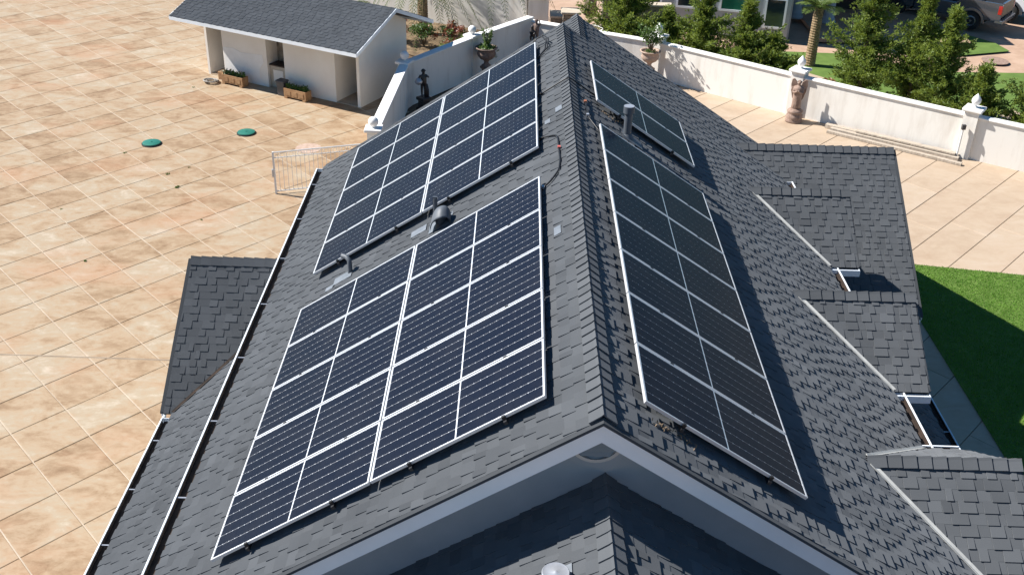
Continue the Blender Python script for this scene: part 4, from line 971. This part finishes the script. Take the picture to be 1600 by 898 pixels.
# urns
def urn(o, label, mat, k, plant):
    t = thing('urn_planter', label, 'urn', o); o = V(o)
    m = MB(); m.lathe([(.20*k, 0), (.20*k, .08*k), (.14*k, .12*k), (.14*k, .40*k), (.21*k, .46*k), (.21*k, .52*k)], o, 4 if plant == 'a' else 20); m.build('pedestal', mat, t)
    z = .52*k
    m = MB(); m.lathe([(r*k, z + h*k) for r, h in [(.16, 0), (.16, .03), (.09, .08), (.07, .14), (.10, .20), (.22, .27), (.29, .36), (.31, .44), (.28, .52), (.30, .56), (.36, .60), (.37, .635), (.33, .64), (.29, .60), (.27, .56)]], o, 28, lambda a, h: .025*math.cos(a*14) if z + .2*k < h < z + .5*k else 0); m.build('bowl', mat, t, smooth=True)
    m = MB(); m.lathe([(.275*k, z + .555*k), (.27*k, z + .57*k)], o, 20); m.build('soil', 'soil', t)
    top = o + V((0,0,z + .57*k)); m = MB(); st_ = MB()
    if plant == 'a':
        leafball(m, top + V((0,0,.06)), .3, .1, 260, .12)
        for _ in range(26):
            a = rnd.uniform(0, 6.28); tip = top + V((math.cos(a)*.22, math.sin(a)*.22, rnd.uniform(.5, .85))); st_.tube([top, top*.5 + tip*.5 + V((0,0,.08)), tip], [.007, .005, .003], 4)
            for q in range(14): leafball(m, top + (tip - top)*(q/14), .03, .03, 2, .08)
    else:
        for _ in range(22):
            a = rnd.uniform(0, 6.28); tip = top + V((math.cos(a)*rnd.uniform(.1, .42), math.sin(a)*rnd.uniform(.1, .42), rnd.uniform(.45, 1.0))); st_.tube([top, top*.5 + tip*.5 + V((0,0,.05)), tip], [.012, .008, .003], 5)
            leafball(m, tip, .17, .13, 34, .10)
        leafball(m, top + V((0,0,.05)), .2, .06, 80, .08)
    st_.build('stems', 'bark', t); m.build('foliage', 'leafb', t)
urn((-2.02, 31.35, 0), 'brown stone urn with an upright shrub in front of the white wall', 'claydk', 1.15, 'a')
urn((4.22, 31.75, 0), 'pale brown stone urn with a small leafy shrub beside the conifer garden wall', 'claylt', 1.1, 'b')

# ================================================================== VEGETATION
def conifer(x, y, h, r, label, seed, n=260):
    h *= 1.38; r *= 1.42
    rr = random.Random(seed); o = V((x, y, 0)); t = thing('conifer_tree', label, 'tree', o, 'young conifers along the wall')
    m = MB(); m.tube([o, o + V((rr.uniform(-.05,.05), rr.uniform(-.05,.05), h*.5)), o + V((rr.uniform(-.12,.12), rr.uniform(-.12,.12), h*.97))], [.055*h/3+.02, .035*h/3+.01, .006], 8)
    br = []
    for i in range(n):
        f = (i + rr.random()) / n; z = h * (.06 + .9 * f); a = rr.uniform(0, 6.283); prof = (1 - f) ** 1.05 * 1.12 * (.55 + .45 * min(1, f / .12)) * (0.7 + 0.45*math.sin(f*17 + a*2 + seed)); ln = r * max(.12, prof) * rr.uniform(.65, 1.2)
        p0 = o + V((0, 0, z)); tip = p0 + V((math.cos(a)*ln, math.sin(a)*ln, ln*rr.uniform(.15, .75))); br.append((p0, tip, ln))
        if i % 2 == 0: m.tube([p0, p0*.5 + tip*.5 + V((0,0,-.03)), tip], [.012, .008, .003], 4, False)
    m.build('trunk', 'bark', t)
    c = MB()
    for p0, tip, ln in br:
        dv = (tip - p0); dn = dv.normalized(); k = int(7 + ln * 27)
        for _ in range(k):
            f = rr.uniform(.12, 1.05); c0 = p0 + dv*f + V((rr.gauss(0,.055), rr.gauss(0,.055), rr.gauss(0,.05)))
            for _ in range(4):
                a = (dn*rr.uniform(.2, 1.1) + V((rr.gauss(0,.6), rr.gauss(0,.6), rr.gauss(.25,.5)))).normalized(); b = a.cross(V((rr.gauss(0,1), rr.gauss(0,1), rr.gauss(0,1)))).normalized(); L_ = rr.uniform(.08, .17)
                c.add([c0, c0 + a*L_*.5 + b*.019, c0 + a*L_, c0 + a*L_*.5 - b*.019], [(0,1,2,3)])
    c.build('crown', 'leafa', t)
for i, (x, y, h, r, lb) in enumerate([
    (3.5, 34.6, 2.6, 1.25, 'bushy conifer tree behind the wall where the two white walls meet'),
    (5.1, 34.0, 1.7, .9, 'short conifer tree tucked between two bushier ones behind the urn planter'),
    (6.4, 33.2, 2.5, 1.15, 'bushy conifer tree in front of the neighbouring house wall, near the urn planter'),
    (7.9, 32.2, 2.3, 1.05, 'conifer tree in front of the neighbouring house windows'),
    (8.9, 31.6, 1.5, .8, 'short conifer tree just short of the palm trunk'),
    (11.9, 30.3, 3.6, 1.25, 'tallest conifer tree beside the wall post with the angel statue'),
    (13.45, 29.3, 3.3, 1.05, 'slender tall conifer tree second from the angel statue post'),
    (14.15, 28.4, 3.0, 1.15, 'conifer tree in front of the grey pickup truck'),
    (15.15, 27.35, 1.75, .95, 'short wide conifer tree near the wall post with the downspout'),
    (16.75, 26.4, 2.2, 1.1, 'conifer tree beyond the wall post with the downspout')]):
    conifer(x, y, h, r, lb, 11 + i)
def shrub(x, y, r, h, red, label, seed):
    rr = random.Random(seed); o = V((x, y, 0)); t = thing('garden_shrub', label, 'shrub', o, 'shrubs in the soil bed'); s = MB(); g_ = MB(); rd = MB()
    for _ in range(24):
        a = rr.uniform(0, 6.283); q = rr.uniform(.2, 1)*r; tip = o + V((math.cos(a)*q, math.sin(a)*q, h*rr.uniform(.5, 1))); s.tube([o, o*.5 + tip*.5 + V((0,0,.05)), tip], [.012, .008, .004], 4)
        leafball(rd if rr.random() < red else g_, tip, .16, .14, 42, .10)
    s.build('stems', 'bark', t); g_.build('foliage', 'leafb', t)
    if rd.v: rd.build('young_leaves', 'leafr', t)
shrub(-6.0, 36.0, .55, 1.0, .6, 'reddish shrub in the soil bed close to the outbuilding wall', 1)
shrub(-4.75, 35.5, .5, .9, .15, 'green shrub in the middle of the soil bed', 2)
shrub(-3.55, 35.6, .5, .9, .75, 'dark red shrub in the soil bed in front of the tall white wall', 3)
shrub(-3.45, 33.9, .5, .7, .7, 'red leaved shrub in the soil bed against the low wall', 4)
shrub(10.35, 28.95, .3, 1.15, .95, 'small red shrub behind the wall post with the angel statue', 5)
sheet('soil_bed', [(-8.5, 37.5), (-5.1, 34.2), (-3.7, 33.6), (-.6, 35.6), (-.8, 38.0), (-6.2, 41.2)], 0.012, 'soil')
def frond(mb, st, p, dirv, ln, droop, rr, n=34, wd=.32, stiff=1.0):
    dirv = V(dirv).normalized(); pts = []
    for i in range(9):
        f = i / 8; pts.append(V(p) + dirv*(ln*f) + V((0, 0, -droop*ln*f*f*stiff)))
    st.tube(pts, [.022*(1 - .8*i/8) for i in range(9)], 5)
    for i in range(n):
        f = .12 + .88*i/n; k = min(7, int(f*8)); q = pts[k].lerp(pts[k+1], f*8 - k); tg = (pts[k+1] - pts[k]).normalized(); sd = tg.cross(V((0,0,1))).normalized(); L_ = wd*math.sin(math.pi*min(1, .15 + f*.85))**.6 + .05
        for s in (-1, 1):
            a = (sd*s + tg*.75 + V((0,0,-.25 + rr.gauss(0,.15)))).normalized(); b = a.cross(tg).normalized().cross(a).normalized()
            mb.add([q, q + a*L_*.5 + b*.014, q + a*L_, q + a*L_*.5 - b*.014], [(0,1,2,3)])
def palm(x, y, h, r, nf, label, seed, lean=(0,0), fl=2.0, up=.6, droop=.7, dry=3):
    rr = random.Random(seed); o = V((x, y, 0)); t = thing('palm_tree', label, 'palm', o); m = MB(); pr_ = []; n = int(h/.05)
    m.tube([o + V((lean[0]*(i/n), lean[1]*(i/n), h*i/n)) for i in range(n+1)], [r*(1.12 - .2*i/n + (.09 if i % 2 else 0)) for i in range(n+1)], 14); m.build('trunk', 'palmbark', t)
    top = o + V((lean[0], lean[1], h)); f_ = MB(); s_ = MB(); dr = MB(); ds = MB()
    for i in range(nf):
        a = i*2.4 + rr.uniform(-.3, .3); frond(f_, s_, top, (math.cos(a), math.sin(a), rr.uniform(up-.5, up+.5)), fl*rr.uniform(.85, 1.1), droop*rr.uniform(.8, 1.2), rr)
    for i in range(dry):
        a = rr.uniform(0, 6.28); frond(dr, ds, top, (math.cos(a)*.7, math.sin(a)*.7, -.7), fl*.7, .3, rr, 20, .2)
    s_.build('frond_stems', 'frond', t); f_.build('fronds', 'frond', t)
    if dry: dr.build('dry_fronds', 'dryfrond', t); ds.build('dry_frond_stems', 'dryfrond', t)
palm(-4.95, 37.4, 3.0, .2, 26, 'palm tree standing in the soil bed before the tall white wall', 3, fl=2.7, up=.25, droop=1.15)
palm(-2.2, 38.95, 4.1, .18, 34, 'palm tree behind the tall white wall with fronds hanging over it', 4, fl=3.1, up=.2, droop=1.0, dry=6)
palm(11.15, 34.6, 2.35, .19, 22, 'short palm tree with a textured trunk behind the conifer garden wall', 5, fl=1.3, up=.95, droop=.45, dry=0)
rr = random.Random(9); o = V((-2.75, 33.1, 0)); t = thing('young_palm', 'young spiky palm just behind the low white wall', 'palm', o); f_ = MB(); s_ = MB()
for i in range(14): a = i*2.4; frond(f_, s_, o + V((0,0,.3)), (math.cos(a), math.sin(a), rr.uniform(.7, 1.7)), 1.75, .45, rr, 30, .28)
s_.build('frond_stems', 'frond', t); f_.build('fronds', 'frond', t)
rr = random.Random(19); o = V((-8.4, 37.2, 0)); t = thing('young_palm', 'spiky palm growing behind the outbuilding roof', 'palm', o); f_ = MB(); s_ = MB()
for i in range(16): a = i*2.4; frond(f_, s_, o + V((0,0,.9)), (math.cos(a), math.sin(a), rr.uniform(.4, 1.4)), 1.7, .5, rr, 30, .28)
s_.build('frond_stems', 'frond', t); f_.build('fronds', 'frond', t)

# ================================================================== BEYOND THE WALLS
tw = thing('tall_white_wall', 'tall white garden wall streaked with palm shadows behind the soil bed', 'wall', (-4.2, 38.2, 0))
m = MB(); m.seg((-12.0, 42.6, 3.6), (-.45, 37.35, 3.6), .3, 3.6); m.build('wall_panel', 'stucco', tw)
m = MB(); m.box((-.44, 36.85, 0), (.42, 37.6, 1.75)); m.build('end_pillar', 'stucco', tw)
m = MB(); m.box((-.56, 36.75, 1.751), (.54, 37.7, 1.87)); bevel(m.build('pillar_cap', 'coping', tw), .02)
def stone_pier(x, y, wd, h, label, courses=True):
    t = thing('stone_pier', label, 'pier', (x, y, 0), 'stacked stone piers'); m = MB(); m.box((x-wd/2, y-wd/2, 0), (x+wd/2, y+wd/2, h)); cr = m.build('core', 'stone', t)
    z = .02; 
    while z < h - .12:
        for side in range(2):
            q = 0
            while q < wd - .02:
                L_ = min(rnd.uniform(.16, .34), wd - q); hh = .105; dpt = rnd.uniform(.012, .03)
                m = MB()
                if side == 0: m.box((x-wd/2+q+.004, y-wd/2-dpt, z), (x-wd/2+q+L_-.004, y-wd/2-.001, z+hh))
                else: m.box((x-wd/2-dpt, y-wd/2+q+.004, z), (x-wd/2-.001, y-wd/2+q+L_-.004, z+hh))
                m.build('stone_block', 'stone', cr); q += L_
        z += .115
    m = MB(); m.box((x-wd/2-.1, y-wd/2-.1, h+.001), (x+wd/2+.1, y+wd/2+.1, h+.09)); bevel(m.build('cap', 'stonecap', t), .015)
stone_pier(1.35, 36.5, .62, 1.35, 'stacked stone pier with a pale cap beside the white end pillar')
stone_pier(3.05, 36.9, .70, 1.9, 'stacked stone pier with a pale cap close to the bushy conifer')
t = thing('stone_counter', 'low stacked stone counter with a pale slab between the piers', 'counter', (.9, 37.2, 0)); m = MB(); m.box((.55, 37.0, 0), (1.1, 37.9, .95)); m.build('body', 'stone', t); m = MB(); m.box((.5, 36.95, .951), (1.15, 37.95, 1.03)); m.build('slab', 'stonecap', t)
t = thing('stone_wall', 'stacked stone garden wall running behind the bushy conifer', 'wall', (4.3, 37.2, 0)); m = MB(); m.box((3.45, 37.0, 0), (5.6, 37.4, 1.55)); m.build('body', 'stone', t); m = MB(); m.box((3.42, 36.95, 1.551), (5.65, 37.45, 1.63)); m.build('coping', 'stonecap', t)
o = V((2.2, 37.6, 0)); t = thing('folded_parasol', 'folded brown canvas parasol between the stone piers', 'parasol', o); m = MB(); m.tube([o, o + V((0,0,2.9))], .03, 8); m.build('pole', 'steel', t)
m = MB(); m.lathe([(.10, .9), (.26, 1.0), (.24, 1.7), (.16, 2.4), (.05, 2.8)], o, 22, lambda a, z: .16*math.cos(a*7)); m.build('canopy', 'canvas', t, smooth=True)
o = V((2.15, 35.9, 0)); m = MB(); m.tube([o + V((math.cos(a)*.55, math.sin(a)*.4, .85 + .02*a)) for a in [i*math.pi/10 - .6 for i in range(15)]], .045, 8); 
t = thing('curved_handrail', 'white curved handrail in front of the folded parasol', 'handrail', o); m.build('rail', 'iron', t, smooth=True)
for a in (-.6, 1.0, 2.4): mm = MB(); mm.tube([o + V((math.cos(a)*.55, math.sin(a)*.4, 0)), o + V((math.cos(a)*.55, math.sin(a)*.4, .85))], .025, 6); mm.build('post', 'iron', t)

# neighbouring house
nh = thing('neighbour_house', 'pale grey blue house with tall windows and a columned porch', 'house', (9, 39, 0))
NE = gpt(1228, 64); NS = NE + V((-7.25, 2.1, 0)); NE.z = NS.z = 0
m = MB(); m.seg(NS + V((0,0,6)), NE + V((0,0,6)), .3, 6); wl = m.build('wall', 'nwall', nh)
m = MB(); m.seg(NE + V((-.03, .17, 6)), NE + V((.9, 5.2, 6)), .28, 6); m.build('wall', 'nwall', nh)
m = MB(); m.seg(NE + V((.9, 5.2, 6)), (22, 44.6, 6), .28, 6); m.build('porch_back_wall', 'nwall', nh)
m = MB(); m.box((12.3, 37.9, 0), (19, 43.2, .16)); m.build('porch_floor', 'drive', nh)
ev = V((12.05-4.8, 38.1-40.2, 0)).normalized(); nv = V((ev.y, -ev.x, 0))
def nwin(t0, t1, z0, z1, gl):
    b = NS + nv*.155
    m = MB(); m.obox(b + ev*t0 + V((0,0,z0)), ev*(t1-t0), nv*.02, V((0,0,z1-z0))); w_ = m.build('window', gl, nh)
    m = MB(); fw_ = .09
    m.obox(b + ev*(t0-fw_) + V((0,0,z0-fw_)), ev*(t1-t0+2*fw_), nv*.05, V((0,0,fw_))); m.obox(b + ev*(t0-fw_) + V((0,0,z1)), ev*(t1-t0+2*fw_), nv*.05, V((0,0,fw_)))
    for q in (t0-fw_, t1): m.obox(b + ev*q + V((0,0,z0+.001)), ev*fw_, nv*.05, V((0,0,z1-z0-.002)))
    zm = (z0+z1)/2; m.obox(b + ev*(t0+.001) + V((0,0,zm)), ev*(t1-t0-.002), nv*.045, V((0,0,.06)))
    m.build('frame', 'trim', w_)
nwin(1.0, 1.9, 1.1, 2.9, 'glass'); nwin(2.7, 3.6, 1.1, 2.9, 'glass'); nwin(4.6, 5.6, 1.15, 2.9, 'gglass'); nwin(6.55, 7.3, .6, 2.9, 'glass')
for cx, cy in ((13.3, 40.4), (12.0, 41.2)):
    m = MB(); m.lathe([(.34, .16), (.34, .26), (.27, .32), (.30, .38), (.24, .44), (.225, .6), (.20, 3.2)], (cx, cy, 0), 22); m.build('porch_column', 'nwall', nh, smooth=True)
m = MB(); m.box((13.7, 42.9, .17), (15.6, 43.1, 2.6)); m.build('porch_door', 'darkdoor', nh)
m = MB(); m.box((12.3, 39.4, 3.25), (17.5, 43.3, 3.6)); m.build('porch_roof', 'nwall', nh)
# front lawns and driveway beyond the wall
L2 = [(3.0, 33.9), (9.3, 29.3), (14.3, 25.8), (21, 21.4), (24, 29), (20.0, 34.4), (15.5, 34.2), (13.5, 36.3), (9.5, 36.4), (5.5, 36.8)]
sheet('front_lawn', L2, -0.005, 'lawn')
L3 = [(15.4, 37.2), (18.2, 36.6), (20.5, 37.4), (20.3, 38.6), (19.5, 39.7), (18.2, 40.0), (16.0, 39.0)]
sheet('lawn_island', L3, 0.0, 'lawn')
m = MB(); m.lathe([(.55, -.01), (.55, .01)], gpt(1555, 95), 30); tag(m.build('round_paver', 'clay'), 'round brown stepping stone in the front path', 'paver')

# pickup trucks
def pickup(o, ang, paint, label, gatemat):
    t = thing('pickup_truck', label, 'truck', o); c, s = math.cos(ang), math.sin(ang); F, Lf = V((c, s, 0)), V((-s, c, 0)); o = V(o)
    P = lambda f, l, z: o + F*f + Lf*l + V((0,0,z))          # f forward from rear face, l to the left
    def bx(nm, f0, f1, l0, l1, z0, z1, mt, bw=.03, par=None):
        m = MB(); m.obox(P(f0, l0, z0), F*(f1-f0), Lf*(l1-l0), V((0,0,z1-z0))); return bevel(m.build(nm, mt, par or t), bw, 3)
    W2 = .98
    for sd in (-1, 1):           # bed sides with a wheel arch cut out
        y0, y1 = (W2-.09, W2) if sd > 0 else (-W2, -W2+.09)
        arch = [(1.25 + .52*math.cos(a), .42 + .52*math.sin(a)) for a in [math.pi*k/12 for k in range(13)]]
        poly = [(0, .62), (0, 1.38), (1.95, 1.38), (1.95, .55)] + [(1.77, .55)] + [q for q in arch if q[1] > .55] + [(.73, .55), (.25, .62)]
        m = MB(); m.prism([P(f, y0, z) for f, z in poly], Lf*(y1-y0)); body = m.build('bed_side', paint, t)
        m = MB()
        for k in range(12):
            a0, a1 = math.pi*k/12, math.pi*(k+1)/12
            q = [P(1.25 + r*math.cos(a), sd*(W2 + .001), .42 + r*math.sin(a)) for r, a in ((.50, a0), (.60, a0), (.60, a1), (.50, a1))]
            m.prism(q, Lf*(sd*.07))
        m.build('fender_flare', 'steel', body, smooth=False)
        lw = P(1.25, sd*(W2-.02), .42)
        m = MB(); pr = [(.20, -.15), (.30, -.155), (.39, -.14), (.42, -.10), (.425, 0), (.42, .10), (.39, .14), (.30, .155), (.20, .15)]
        n_ = 28
        m.lathe(pr, (0,0,0), n_); ax = Lf*sd; up_ = V((0,0,1)); sd2 = ax.cross(up_)
        m.v = [lw - ax*.12 + ax*p.z + up_*p.y + sd2*p.x for p in m.v]; wh = m.build('wheel', 'rubber', t, smooth=True)
        m = MB(); m.lathe([(.23, .0), (.235, .03), (.20, .04), (.17, .01), (.06, .02), (.055, .045), (.02, .05)], (0,0,0), 24); m.v = [lw - ax*.12 + ax*(p.z + .13) + up_*p.y + sd2*p.x for p in m.v]; m.build('rim', 'steel', wh)
        bx('tail_light', -.012, .16, sd*W2 - (.10 if sd > 0 else -.002), sd*W2 + (.006 if sd > 0 else .10), .90, 1.30, 'tail', .02)
        bx('bumper_corner', -.14, .22, (W2-.30) if sd > 0 else -W2, W2 if sd > 0 else -W2+.30, .50, .66, 'steel', .03)
        fw_ = P(4.75, sd*(W2-.02), .42); m = MB(); m.lathe(pr, (0,0,0), n_); m.v = [fw_ - ax*.12 + ax*p.z + up_*p.y + sd2*p.x for p in m.v]; m.build('wheel', 'rubber', t, smooth=True)
    bx('bed_floor', .05, 1.95, -W2+.095, W2-.095, .62, .80, 'black')
    bx('tailgate', 0, .07, -W2+.105, W2-.105, .78, 1.38, gatemat)
    bx('tailgate_cap', -.02, .075, -W2+.10, W2-.10, 1.381, 1.41, paint, .01)
    bx('bumper', -.16, .04, -W2+.302, W2-.302, .50, .68, 'steel')
    bx('hitch', -.22, -.1, -.06, .06, .42, .495, 'black', .01)
    bx('cab_body', 2.0, 3.95, -W2, W2, .50, 1.15, paint, .06)
    m = MB(); cab = [(2.02, 1.151), (2.15, 1.86), (3.1, 1.88), (3.75, 1.151)]; m.prism([P(f, -W2+.1, z) for f, z in cab], Lf*(2*W2-.2)); bevel(m.build('cab_glasshouse', 'glass', t), .05)
    bx('cab_roof', 2.12, 3.12, -W2+.12, W2-.12, 1.882, 1.94, paint, .03)
    bx('bonnet', 3.96, 5.65, -W2+.03, W2-.03, .52, 1.22, paint, .08)
    return t
ta = math.atan2(.61, -.79)
pickup((21.4, 40.55, 0), ta, 'truck', 'dark grey pickup truck with a tan reflection coloured into its tailgate on the driveway', 'tan')
pickup((23.8, 42.2, 0), ta, 'white', 'white pickup truck parked beyond the grey one', 'white')
